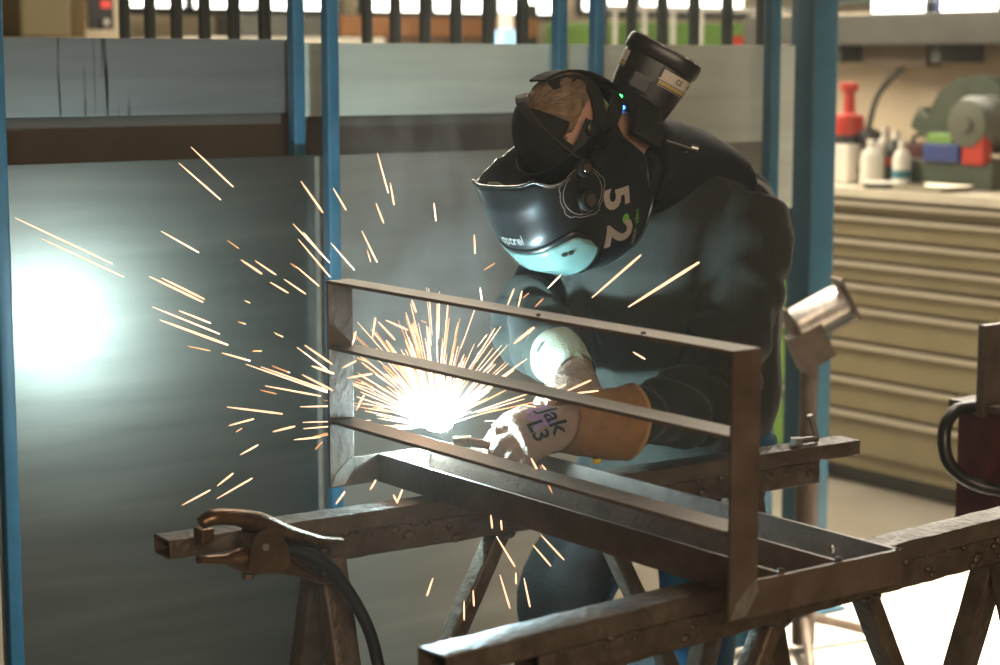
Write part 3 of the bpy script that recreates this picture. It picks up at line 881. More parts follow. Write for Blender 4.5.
# hair
bm = bmesh.new()
rings = []
for k, f, a, b in [(.050, -.045, .050, .058), (.06, -.030, .062, .074), (.075, -.012, .066, .088), (.10, -.006, .062, .084), (.122, -.004, .042, .056), (.134, -.002, .012, .02)]:
    rings.append([HH(a * math.cos(2 * math.pi * j / 40), k, f + b * math.sin(2 * math.pi * j / 40)) for j in range(40)])
b_rings(bm, rings)
bmesh.ops.subdivide_edges(bm, edges=bm.edges, cuts=2, use_grid_fill=True)
for v in bm.verts:
    n_ = (v.co - HH(0, 0, 0)).normalized()
    v.co += n_ * (0.003 + 0.004 * noise.noise(v.co * 140) + 0.003 * noise.noise(v.co * 320))
hr = obj('hair', bm, M_hair, wd); hr.location = -WO
# short hair bristles along the crown catch the backlight
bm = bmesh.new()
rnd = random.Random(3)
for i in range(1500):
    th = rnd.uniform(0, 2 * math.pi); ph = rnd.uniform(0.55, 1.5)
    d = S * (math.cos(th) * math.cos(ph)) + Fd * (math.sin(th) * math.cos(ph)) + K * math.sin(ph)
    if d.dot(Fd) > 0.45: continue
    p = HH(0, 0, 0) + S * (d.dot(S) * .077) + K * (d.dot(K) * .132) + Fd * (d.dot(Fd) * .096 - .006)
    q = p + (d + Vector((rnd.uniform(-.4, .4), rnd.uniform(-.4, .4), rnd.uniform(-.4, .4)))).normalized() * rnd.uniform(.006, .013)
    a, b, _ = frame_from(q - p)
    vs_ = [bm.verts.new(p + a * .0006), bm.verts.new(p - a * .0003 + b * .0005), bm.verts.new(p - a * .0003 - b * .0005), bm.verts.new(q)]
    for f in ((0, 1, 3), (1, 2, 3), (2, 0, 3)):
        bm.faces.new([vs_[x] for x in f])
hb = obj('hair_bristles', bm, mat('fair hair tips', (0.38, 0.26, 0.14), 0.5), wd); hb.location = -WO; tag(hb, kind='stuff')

# sweatshirt with folds
def seg_dist(P, path):
    """nearest position along a polyline: distance, arclength, tangent, nearest point"""
    best = np.full(len(P), 1e9); arc = np.zeros(len(P)); tan = np.zeros((len(P), 3)); npnt = np.zeros((len(P), 3))
    acc = 0.0
    for a, b in zip(path[:-1], path[1:]):
        a = np.array(a); b = np.array(b); d = b - a; L = np.linalg.norm(d); u = d / L
        t = np.clip((P - a) @ u, 0, L)
        q = a + t[:, None] * u
        ds = np.linalg.norm(P - q, axis=1)
        m_ = ds < best
        best[m_] = ds[m_]; arc[m_] = acc + t[m_]; tan[m_] = u; npnt[m_] = q[m_]
        acc += L
    return best, arc, tan, npnt
def ridge(x):
    return 1.0 - np.abs(x)
def folds(co, no):
    out = co.copy()
    amp = np.zeros(len(co))
    for A, el in ((ARM_L, 0.40), (ARM_R, 0.34)):
        d, s, tan, q = seg_dist(co, A)
        r = co - q
        ang = r @ np.array([0.25, -0.8, 0.55])
        w_ = np.clip((0.115 - d) / 0.03, 0, 1) * np.clip((s - 0.03) / 0.08, 0, 1)
        near = 0.35 + 0.65 * np.exp(-((s - el) / 0.11) ** 2)
        nz = np.array([noise.noise(Vector(c) * 9.0) for c in co[w_ > 0]])
        full = np.zeros(len(co)); full[w_ > 0] = nz
        ph = s * 78 + ang * 26 + full * 5.5
        f = np.sin(ph)
        f = np.sign(f) * np.abs(f) ** 0.8
        amp += w_ * near * 0.016 * f
    x, y, z = co[:, 0], co[:, 1], co[:, 2]
    d1 = np.minimum(seg_dist(co, ARM_L)[0], seg_dist(co, ARM_R)[0])
    wt_ = np.clip((d1 - 0.085) / 0.03, 0, 1)
    nz = np.array([noise.noise(Vector((c[0] * 5, c[1] * 5, c[2] * 2.2))) for c in co])
    nz2 = np.array([noise.noise(Vector((c[0] * 11 + 3, c[1] * 11, c[2] * 4.0 - c[0] * 6))) for c in co])
    f = np.sin((y * 34 + x * 22 + z * 9) + nz * 7)
    amp += wt_ * (0.009 * f + 0.011 * nz2)
    # waistband tucks in
    wbm = np.clip((0.86 - z) / 0.02, 0, 1) * np.clip((z - 0.76) / 0.02, 0, 1) * wt_
    amp = amp * (1 - 0.7 * wbm) - 0.006 * wbm
    return out + no * amp[:, None]
bm = bmesh.new()
torso(bm, 1.0, 0, 9)
b_tube(bm, ARM_L[:-1], [.095, .098, .080, .073, .072, .062, .048], 20)
b_tube(bm, ARM_R[:-1], [.095, .098, .082, .075, .072, .060, .047], 20)
b_tube(bm, [(2.69, 2.90, 1.22), (2.668, 2.92, 1.31), (2.63, 2.918, 1.352)], [.12, .115, .085], 18)
b_tube(bm, [(2.70, 2.90, 1.24), (2.665, 2.85, 1.295), (2.625, 2.81, 1.29)], [.10, .095, .085], 16)
b_tube(bm, [(2.71, 3.0, 1.24), (2.66, 3.04, 1.285), (2.60, 3.06, 1.29)], [.10, .095, .085], 16)
ss = obj('sweatshirt', remesh(bm, 0.007, 6, folds), M_knit, wd, True); ss.location = -WO
ss['label'] = 'dark green grey cotton sweatshirt with creased sleeves'
# shoulder seams as raised stitching
def seam(pts, name='seam', r=0.0022, m=M_knit, parent=None):
    from mathutils.bvhtree import BVHTree
    bv = BVHTree.FromPolygons([v.co for v in ss.data.vertices], [p.vertices[:] for p in ss.data.polygons])
    out = []
    for p in smooth_path(pts, 6):
        q = bv.find_nearest(Vector(p))
        out.append(q[0] + q[1] * 0.0012)
    o = tube(name, out, r, m, parent or ss, 6)
    return o
seam([(2.585, 2.86, 1.39), (2.60, 2.80, 1.37), (2.66, 2.74, 1.33), (2.71, 2.72, 1.24), (2.70, 2.74, 1.14)])
# dark collar
bm = bmesh.new()
cpts = [Vector((2.60, 2.925, 1.345)), Vector((2.545, 2.905, 1.375)), Vector((2.49, 2.885, 1.39)), Vector((2.44, 2.868, 1.395)), Vector((2.41, 2.862, 1.40))]
b_tube(bm, cpts, [(.160, .11), (.125, .105), (.105, .10), (.098, .095), (.09, .09)], 24, (0, 0, 1))
cl = obj('collar', remesh(bm, 0.008, 3), M_collar, wd, True); cl.location = -WO

# trousers, added black cover that darkens the far leg, boots
def tfold(co, no):
    nz = np.array([noise.noise(Vector(c) * 7.0) for c in co])
    return co + no * (0.005 * np.sin(co[:, 2] * 60 + nz * 6) + 0.006 * nz)[:, None]
bm = bmesh.new()
torso(bm, 0.90, 0, 2)
b_tube(bm, LEG_L, [.105, .10, .085, .08, .075], 18)
b_tube(bm, LEG_R, [.105, .10, .085, .08, .075], 18)
tr = obj('trousers', remesh(bm, 0.01, 4, tfold), M_trouser, wd, True); tr.location = -WO
bm = bmesh.new()
rings = []
for i, (p, a) in enumerate(zip(smooth_path(LEG_R[:4], 5), np.linspace(0.118, 0.098, 16))):
    rings.append([p + Vector((-a * 1.03 * math.cos(t), a * math.sin(t), 0.02 * noise.noise(Vector((i * .3, t * 2, 0))))) for t in np.linspace(-1.75, 1.75, 20)])
rings = [r_ for r_ in rings]
v2 = []
bmv = [[bm.verts.new(p) for p in r_] for r_ in rings]
for i in range(len(bmv) - 1):
    for j in range(19):
        bm.faces.new((bmv[i][j], bmv[i][j + 1], bmv[i + 1][j + 1], bmv[i + 1][j]))
ap = obj('dark_leg_cover', bm, M_legcover, wd, True); ap.location = -WO
md = ap.modifiers.new('thickness', 'SOLIDIFY'); md.thickness = 0.004
for Lg in (LEG_L, LEG_R):
    q = Vector(Lg[-1])
    bm = bmesh.new()
    b_tube(bm, [q + Vector((0.01, 0, 0.06)), q + Vector((0.01, 0, -0.03)), q + Vector((0.0, 0, -0.045))], [.058, .055, .05], 16)
    b_tube(bm, [q + Vector((0.055, 0, -0.04)), q + Vector((0.0, 0, -0.035)), q + Vector((-0.10, 0, -0.045)), q + Vector((-0.19, 0, -0.06)), q + Vector((-0.215, 0, -0.066))], [(.040, .045), (.046, .05), (.048, .04), (.045, .028), (.025, .018)], 16)
    bt = obj('boot', remesh(bm, 0.007, 3), M_boot, wd, True); bt.location = -WO

# ------------------------------------------------------------------ gloves
from mathutils.bvhtree import BVHTree
def hand(W, D, N, side, curls, spread=0.012, thumb_out=0.5):
    """one glove hand: palm, four unequal bent fingers, thumb from the side near the base. side=+1 thumb along +L"""
    W, D = Vector(W), Vector(D).normalized()
    N = Vector(N); N = (N - D * N.dot(D)).normalized()
    L = N.cross(D).normalized() * side
    bm = bmesh.new()
    b_tube(bm, [W - D * .03, W, W + D * .035, W + D * .075, W + D * .102, W + D * .112], [(.034, .028), (.036, .027), (.046, .028), (.052, .026), (.050, .021), (.040, .014)], 18, N)
    lens = [.078, .088, .082, .064]
    for i in range(4):
        off = (1.5 - i) * .0255
        base = W + D * (.088 - .004 * abs(i - 1)) + L * off
        pts = [base]; d = D + L * ((1.5 - i) * spread * 2); d.normalize(); ang = 0
        p = base
        fr_ = [.42, .32, .26]
        for sgi in range(3):
            ang += R(curls[i][sgi])
            dd = (d * math.cos(ang) - N * math.sin(ang)).normalized()
            p = p + dd * (lens[i] + (0.03 if sgi == 0 else 0.0) / 1.0 * 1.0) * fr_[sgi]
            pts.append(p)
        b_tube(bm, pts, [.0145, .0135, .0125, .0105], 12, N)
    tb = W + D * .028 + L * .034 - N * .006
    t1 = tb + (D * .6 + L * thumb_out - N * .25).normalized() * .045
    t2 = t1 + (D * .9 + L * (thumb_out * .2) - N * .45).normalized() * .034
    t3 = t2 + (D * .9 - L * .1 - N * .55).normalized() * .026
    b_tube(bm, [tb, t1, t2, t3], [.019, .0165, .0145, .0115], 12, N)
    return bm, L, N, D
def leather(co, no):
    nz = np.array([noise.noise(Vector(c) * 45.0) for c in co])
    nz2 = np.array([noise.noise(Vector((c[0] * 120, c[1] * 60, c[2] * 60))) for c in co])
    return co + no * (0.0022 * nz + 0.0012 * nz2)[:, None]
LW, LD, LN = (2.142, 2.713, .957), (-.975, .13, -.16), (-.10, -.62, .78)
bm, gL, gN, gD = hand(LW, LD, LN, -1 if (Vector(LN).cross(Vector(LD))).y < 0 else 1, [(28, 34, 30), (30, 38, 30), (34, 38, 32), (38, 40, 34)])
gme = remesh(bm, 0.0042, 2, leather)
gl = obj('glove', gme, M_glove, wd, True); gl.location = -WO; gl['label'] = 'pale leather welding glove with marker writing and tan cuff'
def cuff(name, pts, rads, m, parent, wall=0.004):
    p = smooth_path(pts, 4)
    n = len(p)
    def rr(i): 
        f = i / (n - 1) * (len(rads) - 1); k = min(int(f), len(rads) - 2); u = f - k
        return tuple(rads[k][j] * (1 - u) + rads[k + 1][j] * u for j in (0, 1))
    P = p + p[::-1]
    rads2 = [rr(i) for i in range(n)] + [tuple(q - wall for q in rr(i)) for i in range(n - 1, -1, -1)]
    bm = bmesh.new()
    rings = []
    d = (Vector(pts[-1]) - Vector(pts[0]))
    a, b, d = frame_from(d, (0, -.5, 1))
    for q, (ra, rb) in zip(P, rads2):
        rings.append([q + a * ra * math.cos(t) + b * rb * math.sin(t) + d * 0.003 * math.sin(3 * t) + (a * math.cos(t) + b * math.sin(t)) * 0.004 * noise.noise(q * 25 + Vector((math.cos(t), math.sin(t), 0)) * 1.3) for t in [2 * math.pi * k / 32 for k in range(32)]])
    b_rings(bm, rings, cap=False)
    return obj(name, bm, m, parent, True, 50)
cf = cuff('cuff', [(2.125, 2.712, .956), (2.17, 2.713, .952), (2.225, 2.715, .946), (2.278, 2.717, .942)], [(.042, .057), (.048, .063), (.054, .069), (.058, .074)], M_suede, gl)
bm = bmesh.new()
for t in range(0, 360, 6):
    pass
cf2 = cuff('cuff_binding', [(2.272, 2.717, .9425), (2.281, 2.717, .942)], [(.0595, .0755), (.0597, .0757)], mat('cuff binding', (0.42, 0.24, 0.09), 0.8), gl, 0.006)
bm.free()
box('cuff_tag', (2.185, 2.690, .885), (0.016, 0.004, 0.008), mat('yellow tag', (0.7, 0.5, 0.02), 0.6), gl, 0.001)
bv = BVHTree.FromPolygons([v.co for v in gme.vertices], [p.vertices[:] for p in gme.polygons])
def on_glove(u, v, lift):
    o = Vector(LW) + gD * u + gL * v + gN * 0.12
    h = bv.ray_cast(o, -gN)
    if h[0] is None:
        return Vector(LW) + gD * u + gL * v + gN * 0.03
    return h[0] + gN * lift
def glove_text(s, size, cu, cv, lift=0.0026, bold=0.0004):
    bm = text_mesh(s, size, bold, 1)
    center_bm(bm)
    for v in bm.verts:
        tx, ty = v.co.x, v.co.y
        v.co = on_glove(cu - ty, cv - tx, lift)
    o = obj('marker_writing', bm, M_ink, gl)
    return o
bm = bmesh.new()
nu, nv = 14, 14
gr = [[bm.verts.new(on_glove(0.035 + 0.048 * i / nu + 0.006 * math.sin(j * .9), -0.012 + 0.050 * j / nv + 0.004 * math.sin(i * .8), 0.0016)) for j in range(nv + 1)] for i in range(nu + 1)]
for i in range(nu):
    for j in range(nv):
        bm.faces.new((gr[i][j], gr[i + 1][j], gr[i + 1][j + 1], gr[i][j + 1]))
obj('purple_stamp', bm, M_purple, gl, True)
glove_text('Jak', 0.050, 0.046, -0.002, bold=0.0008)
glove_text('L3', 0.042, 0.080, -0.014, bold=0.0008)

RW, RD, RN = (2.224, 2.805, 1.026), (-.55, -.72, -.42), (-.35, -.35, .87)
bm, rL, rN, rD = hand(RW, RD, RN, -1 if (Vector(RN).cross(Vector(RD))).x > 0 else 1, [(30, 40, 35), (34, 42, 35), (36, 44, 35), (40, 44, 36)])
gr_ = obj('glove', remesh(bm, 0.0042, 2, leather), M_glove, wd, True); gr_.location = -WO; gr_['label'] = 'pale leather glove with light canvas cuff'
cuff('cuff', [(2.224, 2.80, 1.024), (2.242, 2.845, 1.030), (2.263, 2.897, 1.038), (2.286, 2.955, 1.047)], [(.038, .042), (.046, .050), (.052, .056), (.053, .057)], M_palecuff, gr_)

# ------------------------------------------------------------------ welding torch in the glove
ARC = Vector((1.958, 2.864, 0.932))
to = thing('welding_torch', 'welding torch held in the lettered glove, nozzle at the arc', 'torch', tuple(ARC))
tube('handle', [Vector((2.13, 2.742, .912)) - ARC, Vector((2.06, 2.757, .910)) - ARC], 0.014, M_black, to, 14)
tube('swan_neck', smooth_path([Vector((2.065, 2.756, .910)) - ARC, Vector((2.02, 2.78, .918)) - ARC, Vector((1.985, 2.81, .925)) - ARC], 5), 0.008, M_copper, to, 12)
tube('nozzle', [Vector((1.990, 2.806, .925)) - ARC, Vector((1.965, 2.826, .925)) - ARC], [0.011, 0.009], M_copper, to, 14)

# ================================================================== welding helmet
hm = thing('welding_helmet', 'black welding helmet marked 5 2 with a teal glowing visor, worn by the welder', 'helmet', tuple(HC + K * .018 + Fd * .014))
HS = K * .018 + Fd * .014
def interp(x, tab):
    if x <= tab[0][0]: return tab[0][1]
    for (a, va), (b, vb) in zip(tab[:-1], tab[1:]):
        if x <= b:
            u = (x - a) / (b - a); u = u * u * (3 - 2 * u) * 0.5 + u * 0.5
            return va + (vb - va) * u
    return tab[-1][1]
A_T = [(-.13, .104), (-.07, .118), (0, .127), (.06, .128), (.12, .122), (.17, .112)]
F_T = [(-.13, .165), (-.09, .200), (-.04, .228), (.02, .240), (.08, .222), (.13, .180), (.17, .140)]
FC = 0.055
def rear_f(k):
    return interp(k, [(-.13, .075), (-.09, .03), (-.04, -.012), (.03, -.018), (.07, .005), (.12, .05), (.17, .06)])
def shell(u, k, off=0.0):
    a = interp(k, A_T) + off
    F0 = interp(k, F_T) + off
    au = abs(u)
    if au <= 0.72:
        ph = u / 0.72 * math.pi / 2
        c, s = max(math.cos(ph), 0.0), math.sin(ph)
        return (math.copysign(abs(s) ** 0.88, s) * a, FC + (F0 - FC) * c ** 0.80)
    t = (au - 0.72) / 0.28
    f = FC + (rear_f(k) - FC) * t
    return (math.copysign(a - 0.006 * t * t, u), f)
def ktop(u):
    return interp(abs(u), [(0, .172), (.35, .162), (.6, .118), (.8, .074), (1.0, .045)])
def kbot(u):
    return interp(abs(u), [(0, -.118), (.5, -.112), (.8, -.10), (1.0, -.065)])
def shell_s(f, k, off=0.0):
    a = interp(k, A_T) + off; F0 = interp(k, F_T) + off
    if f <= FC: return a - 0.006 * min(1, (FC - f) / 0.07) ** 2
    c = min(1, (f - FC) / (F0 - FC)) ** (1 / 0.80)
    return a * (max(0, 1 - c * c) ** 0.5) ** 0.88
bm = bmesh.new()
NU, NV = 72, 30
gv = []
for i in range(NU + 1):
    u = -1 + 2 * i / NU
    row = []
    for j in range(NV + 1):
        v = j / NV
        k = ktop(u) + (kbot(u) - ktop(u)) * v
        s, f = shell(u, k)
        row.append(bm.verts.new(H(s, k, f) - HC))
    gv.append(row)
for i in range(NU):
    for j in range(NV):
        bm.faces.new((gv[i][j], gv[i + 1][j], gv[i + 1][j + 1], gv[i][j + 1]))
M_shell = mat('helmet shell', (0.012, 0.0125, 0.0135), 0.36, 0.0, var=0.12, scale=12, coat=0.25)
sh = obj('shell', bm, M_shell, hm, True)
md = sh.modifiers.new('thickness', 'SOLIDIFY'); md.thickness = 0.004; md.offset = -1
# rim bead along the whole edge
rim = []
for i in range(NU + 1):
    u = -1 + 2 * i / NU; k = ktop(u); s, f = shell(u, k); rim.append(H(s, k, f) - HC)
for j in range(1, 12):
    k = ktop(1) + (kbot(1) - ktop(1)) * j / 12; s, f = shell(1, k); rim.append(H(s, k, f) - HC)
for i in range(NU + 1):
    u = 1 - 2 * i / NU; k = kbot(u); s, f = shell(u, k); rim.append(H(s, k, f) - HC)
for j in range(1, 12):
    k = kbot(-1) + (ktop(-1) - kbot(-1)) * j / 12; s, f = shell(-1, k); rim.append(H(s, k, f) - HC)
rim.append(rim[0])
tube('rim', rim, 0.0028, M_shell, sh, 6)
# visor: a wrapped window with a raised frame
def wrap_patch(cu, ck, hu, hk, off, m, name, parent, ex=3.2, n=28, tip=False):
    bm = bmesh.new()
    rows = []
    for i in range(n + 1):
        a = -1 + 2 * i / n
        hh = hk * max(0.0, 1 - abs(a) ** ex) ** (1 / ex)
        row = []
        for j in range(13):
            b = -1 + 2 * j / 12
            k = ck + hh * b
            s, f = shell(cu + hu * a, k, off)
            row.append(bm.verts.new(H(s, k, f) - HC))
        rows.append(row)
    for i in range(n):
        for j in range(12):
            bm.faces.new((rows[i][j], rows[i + 1][j], rows[i + 1][j + 1], rows[i][j + 1]))
    bmesh.ops.remove_doubles(bm, verts=bm.verts, dist=1e-5)
    o = obj(name, bm, m, parent, True)
    md = o.modifiers.new('thickness', 'SOLIDIFY'); md.thickness = abs(off) + 0.0015; md.offset = -1
    return o
M_lens = mat('teal visor lens', (0.17, 0.30, 0.28), 0.2, 0.0, coat=0.6, spec=0.8)
vf = wrap_patch(0, 0.012, 0.46, 0.062, 0.0025, M_shell, 'visor_frame', hm, 3.0)
wrap_patch(0, 0.012, 0.435, 0.052, 0.0045, M_lens, 'visor_lens', hm, 2.8)
for u_s, k_s in ((0.27, 0.036), (0.31, 0.030)):
    s_, f_ = shell(u_s, k_s, 0.0045)
    bm = bmesh.new(); b_lathe(bm, [(0.0004, 0), (0.0055, 0), (0.005, 0.0015), (0.0004, 0.0015)], H(s_, k_s, f_) - HC, (S * 0.5 + Fd * 0.85), 12)
    obj('light_sensor', bm, M_black, hm)
def side_pt(f, k, off):
    return H(shell_s(f, k, 0) + off, k, f) - HC
def knob(f, k, r, h, m, name='knob', inner=None):
    p = side_pt(f, k, 0.001)
    n_ = S
    bm = bmesh.new()
    b_lathe(bm, [(0.0005, 0), (r, 0), (r, h * .7), (r * .85, h), (0.0005, h)], p, n_, 20)
    o = obj(name, bm, m, hm, True, 35)
    if inner:
        bm = bmesh.new()
        b_lathe(bm, [(0.0005, h), (r * .55, h), (r * .5, h + .003), (0.0005, h + .003)], p, n_, 16)
        obj('knob_cap', bm, inner, o, True, 35)
M_knobc = mat('bronze knob', (0.16, 0.12, 0.09), 0.3, 0.6)
bm = bmesh.new()
pl = [(.02, .015), (.05, -.004), (.10, .0), (.155, .022), (.165, .05), (.14, .07), (.09, .072), (.05, .058), (.03, .05)]
def side_plate(pl, off0, off1, m, name):
    bm = bmesh.new()
    b_rings(bm, [[side_pt(f, k, off0) for f, k in pl], [side_pt(f, k, off1) for f, k in pl]])
    return obj(name, bm, m, hm)
side_plate([(.055, .105), (.075, .112), (.085, .098), (.125, .082), (.143, .060), (.128, .042), (.108, .050), (.095, .068), (.07, .075), (.052, .088)], -.002, .004, M_dkplastic, 'adjuster_plate')
knob(.070, .095, .0165, .010, M_dkplastic, inner=M_knobc)
knob(.118, .064, .021, .012, M_dkplastic, inner=M_knobc)
knob(.045, .072, .0175, .014, M_black, inner=M_dkplastic)
# decals follow the shell
def side_text(s, size, cf_, ck_, ang, m, name='lettering', bold=0.0, lift=0.0012):
    bm = text_mesh(s, size, bold, 2)
    center_bm(bm)
    ca, sa = math.cos(ang), math.sin(ang)
    rf, rk = ca, -sa            # reading direction in (f, k)
    uf, uk = -sa, -ca           # letter-up direction
    for v in bm.verts:
        tx, ty = v.co.x, v.co.y
        f = cf_ + rf * tx + uf * ty; k = ck_ + rk * tx + uk * ty
        v.co = side_pt(f, k, lift)
    return obj(name, bm, m, hm)
M_letter = mat('grey brown lettering', (0.42, 0.36, 0.32), 0.5)
M_letg = mat('green lettering', (0.15, 0.45, 0.05), 0.5)
side_text('5', 0.086, .088, -.002, R(35), M_letter, bold=0.003)
side_text('2', 0.086, .140, -.046, R(35), M_letter, bold=0.003)
side_text('.', 0.10, .112, -.044, R(35), M_letg, 'green_dot', bold=0.003)
side_text('vega', 0.016, .098, -.070, R(35), M_letg)
side_text('view', 0.016, .130, -.090, R(35), M_letter)
bm = text_mesh('optrel', 0.020, 0.0003, 1)
center_bm(bm)
for v in bm.verts:
    tx, ty = v.co.x, v.co.y
    u = (-0.02 + tx / 0.27)
    k = 0.092 + ty
    s, f = shell(u, k, 0.0018)
    v.co = H(s, k, f) - HC
obj('lettering', bm, mat('pale lettering', (0.30, 0.30, 0.27), 0.5), hm)
# gear outline ornament on the side
bm = bmesh.new()
for rad in (.040, .045):
    pts = []
    for a in range(0, 361, 8):
        t = R(a)
        r_ = rad + (0.004 if (a // 24) % 3 == 0 and rad > .042 else 0)
        f, k = .108 + r_ * math.cos(t), .075 + r_ * math.sin(t)
        if k > 0.155 or f > .205 or k < .005: continue
        pts.append(side_pt(f, k, 0.0008))
    if len(pts) > 3:
        b_tube(bm, pts, 0.0005, 4)
obj('gear_outline', bm, M_letter, hm)
# headgear
def band(name, pts, wdir, wid, th, m, parent):
    bm = bmesh.new()
    rings = []
    P = [Vector(p) for p in pts]
    for i, p in enumerate(P):
        d = (P[min(i + 1, len(P) - 1)] - P[max(i - 1, 0)]).normalized()
        wv = Vector(wdir) - d * Vector(wdir).dot(d); wv.normalize()
        nn = d.cross(wv)
        rings.append([p + wv * wid / 2 + nn * th / 2, p + wv * wid / 2 - nn * th / 2, p - wv * wid / 2 - nn * th / 2, p - wv * wid / 2 + nn * th / 2])
    b_rings(bm, rings)
    return obj(name, bm, m, parent)
ringp = [H(.090 * math.cos(R(a)), .064 + .046 * math.sin(R(a)), -.004 + .108 * math.sin(R(a))) - HC - HS for a in range(0, 361, 10)]
hb_ = band('headband', ringp, K, .030, .004, M_dkplastic, hm)
# padded black cover over the crown, open at the back where the hair shows
bm = bmesh.new()
rows = []
for i in range(15):
    ph = R(12 + 78 * i / 14)
    row = []
    for j in range(25):
        th = R(-38 + 256 * j / 24)
        d_ = S * (math.cos(th) * math.cos(ph)) + Fd * (math.sin(th) * math.cos(ph)) + K * math.sin(ph)
        row.append(bm.verts.new(HH(0, 0, 0) + S * (d_.dot(S) * .092) + K * (d_.dot(K) * .148) + Fd * (d_.dot(Fd) * .110) - HC - HS))
    rows.append(row)
for i in range(14):
    for j in range(24):
        if 6 <= j <= 18 or (i > 4 and 4 <= j <= 20):
            bm.faces.new((rows[i][j], rows[i][j + 1], rows[i + 1][j + 1], rows[i + 1][j]))
hc_ = obj('crown_pad', bm, M_strap, hm, True)
md = hc_.modifiers.new('thickness', 'SOLIDIFY'); md.thickness = 0.004; md.offset = 1
def on_pad(th, ph, g=1.03):
    d_ = S * (math.cos(th) * math.cos(ph)) + Fd * (math.sin(th) * math.cos(ph)) + K * math.sin(ph)
    return HH(0, 0, 0) + S * (d_.dot(S) * .093 * g) + K * (d_.dot(K) * .149 * g) + Fd * (d_.dot(Fd) * .112 * g) - HC - HS
M_strapl = mat('worn grey webbing', (0.045, 0.040, 0.036), 0.7, 0.0, bump=0.3, bscale=300)
band('crown_strap', [on_pad(R(35), R(8 + 8 * i)) for i in range(11)] + [on_pad(R(215), R(88 - 8 * i)) for i in range(4)], S, .020, .003, M_strapl, hm)
band('brow_strap', [on_pad(R(-5 + 9 * i), R(24), 1.05) for i in range(22)], K, .026, .004, M_strapl, hm)
band('nape_strap', [on_pad(R(-90), R(62 - 9 * i), 1.06) for i in range(9)], S, .044, .004, M_strap, hm)
band('temple_strap', [on_pad(R(-60), R(58 - 8 * i), 1.0) for i in range(5)] + [on_pad(R(-42 + 12 * i), R(22 - 2 * i), 1.0) for i in range(4)], K * 0.6 + Fd * 0.8, .024, .004, M_strap, hm)
lathe('ratchet', [(0.001, 0), (0.016, 0), (0.016, 0.008), (0.010, 0.012), (0.001, 0.012)], M_dkplastic, hm, on_pad(R(2), R(22), 1.05), tuple(S))
side_arm = [H(.098, .075, .05) - HC - HS, H(.104, .07, .03) - HC - HS, H(.102, .05, .0) - HC - HS, H(.096, .03, -.02) - HC - HS]
band('pivot_arm', side_arm, K, .030, .006, M_dkplastic, hm)
box('warning_sticker', H(-.060, .125, .118) - HC, (0.03, 0.003, 0.018), mat('pale sticker', (0.5, 0.42, 0.36), 0.6), hm, 0.0005, Matrix((S, Fd, K)).transposed())

# ================================================================== powered respirator
a_ax = Vector((0.39, -0.27, 0.88)).normalized()
l_ax = Vector((0.672, -0.572, -0.465)); l_ax = (l_ax - a_ax * l_ax.dot(a_ax)).normalized()
w_ax = a_ax.cross(l_ax)
RB = Vector((2.412, 2.885, 1.482))
rp = thing('respirator_blower', 'black powered air respirator with green and blue lights on the welder', 'respirator', tuple(RB))
def stad(hl, hw, h, n=32):
    out = []
    for k in range(n):
        t = 2 * math.pi * k / n
        c, s = math.cos(t), math.sin(t)
        out.append(l_ax * (math.copysign(abs(c) ** .72, c) * hl) + w_ax * (math.copysign(abs(s) ** .72, s) * hw) + a_ax * h)
    return out
bm = bmesh.new()
b_rings(bm, [stad(.040, .040, -.035), stad(.052, .046, -.015), stad(.060, .050, .03), stad(.066, .052, .07), stad(.070, .053, .11), stad(.071, .053, .128)])
hs = obj('housing', bm, M_dkplastic, rp, True, 50)
bm = bmesh.new()
b_rings(bm, [stad(.0725, .0545, .126), stad(.0755, .0575, .130), stad(.0765, .0585, .150), stad(.074, .056, .156), stad(.068, .050, .157), stad(.067, .049, .153)])
lp = obj('filter_lid', bm, M_dkplastic, rp, True, 40)
bm = bmesh.new()
rnd = random.Random(9)
for i in range(-11, 12):
    for j in range(-8, 9):
        x, y = i * .0062 + (j % 2) * .0031, j * .0062
        if (abs(x) / .066) ** 2.8 + (abs(y) / .048) ** 2.8 > 1: continue
        c = l_ax * x + w_ax * y + a_ax * (.155 + rnd.random() * .002)
        b_lathe(bm, [(.0024, 0), (.0036, 0), (.0036, .003), (.0024, .003), (.0024, 0)], c, a_ax, 6, False)
tag(obj('filter_mesh', bm, mat('pale filter mesh', (0.45, 0.42, 0.36), 0.35, 0.5), rp), kind='stuff')
def label_strip(t0, t1, h0, h1, off, m, name, parent):
    bm = bmesh.new()
    n = 14
    vs0 = []
    for i in range(n + 1):
        t = t0 + (t1 - t0) * i / n
        c, s = math.cos(t), math.sin(t)
        row = []
        for h in (h0, h1):
            g = .066 + (.071 - .066) * (h - .07) / .058
            row.append(bm.verts.new(l_ax * (math.copysign(abs(c) ** .72, c) * (g + off)) + w_ax * (math.copysign(abs(s) ** .72, s) * (.0527 + off)) + a_ax * h))
        vs0.append(row)
    for i in range(n):
        bm.faces.new((vs0[i][0], vs0[i + 1][0], vs0[i + 1][1], vs0[i][1]))
    return obj(name, bm, m, parent, True)
M_lab = mat('pale label', (0.62, 0.55, 0.46), 0.5)
M_yel = mat('yellow stripe', (0.55, 0.36, 0.03), 0.5)
sgn = 1 if w_ax.dot(Vector((-0.585, -0.799, 0.138))) > 0 else -1
def tt(a): return sgn * R(a)
for t0, t1 in ((-8, 86), (140, 190)):
    lb = label_strip(tt(t0), tt(t1), .088, .120, .0012, M_lab, 'label', rp)
    label_strip(tt(t0), tt(t1), .092, .0965, .0016, M_yel, 'stripe', lb)
    label_strip(tt(t0), tt(t1), .0890, .0912, .0016, M_black, 'stripe', lb)
    label_strip(tt(t0), tt(t1), .0975, .0990, .0016, M_black, 'stripe', lb)
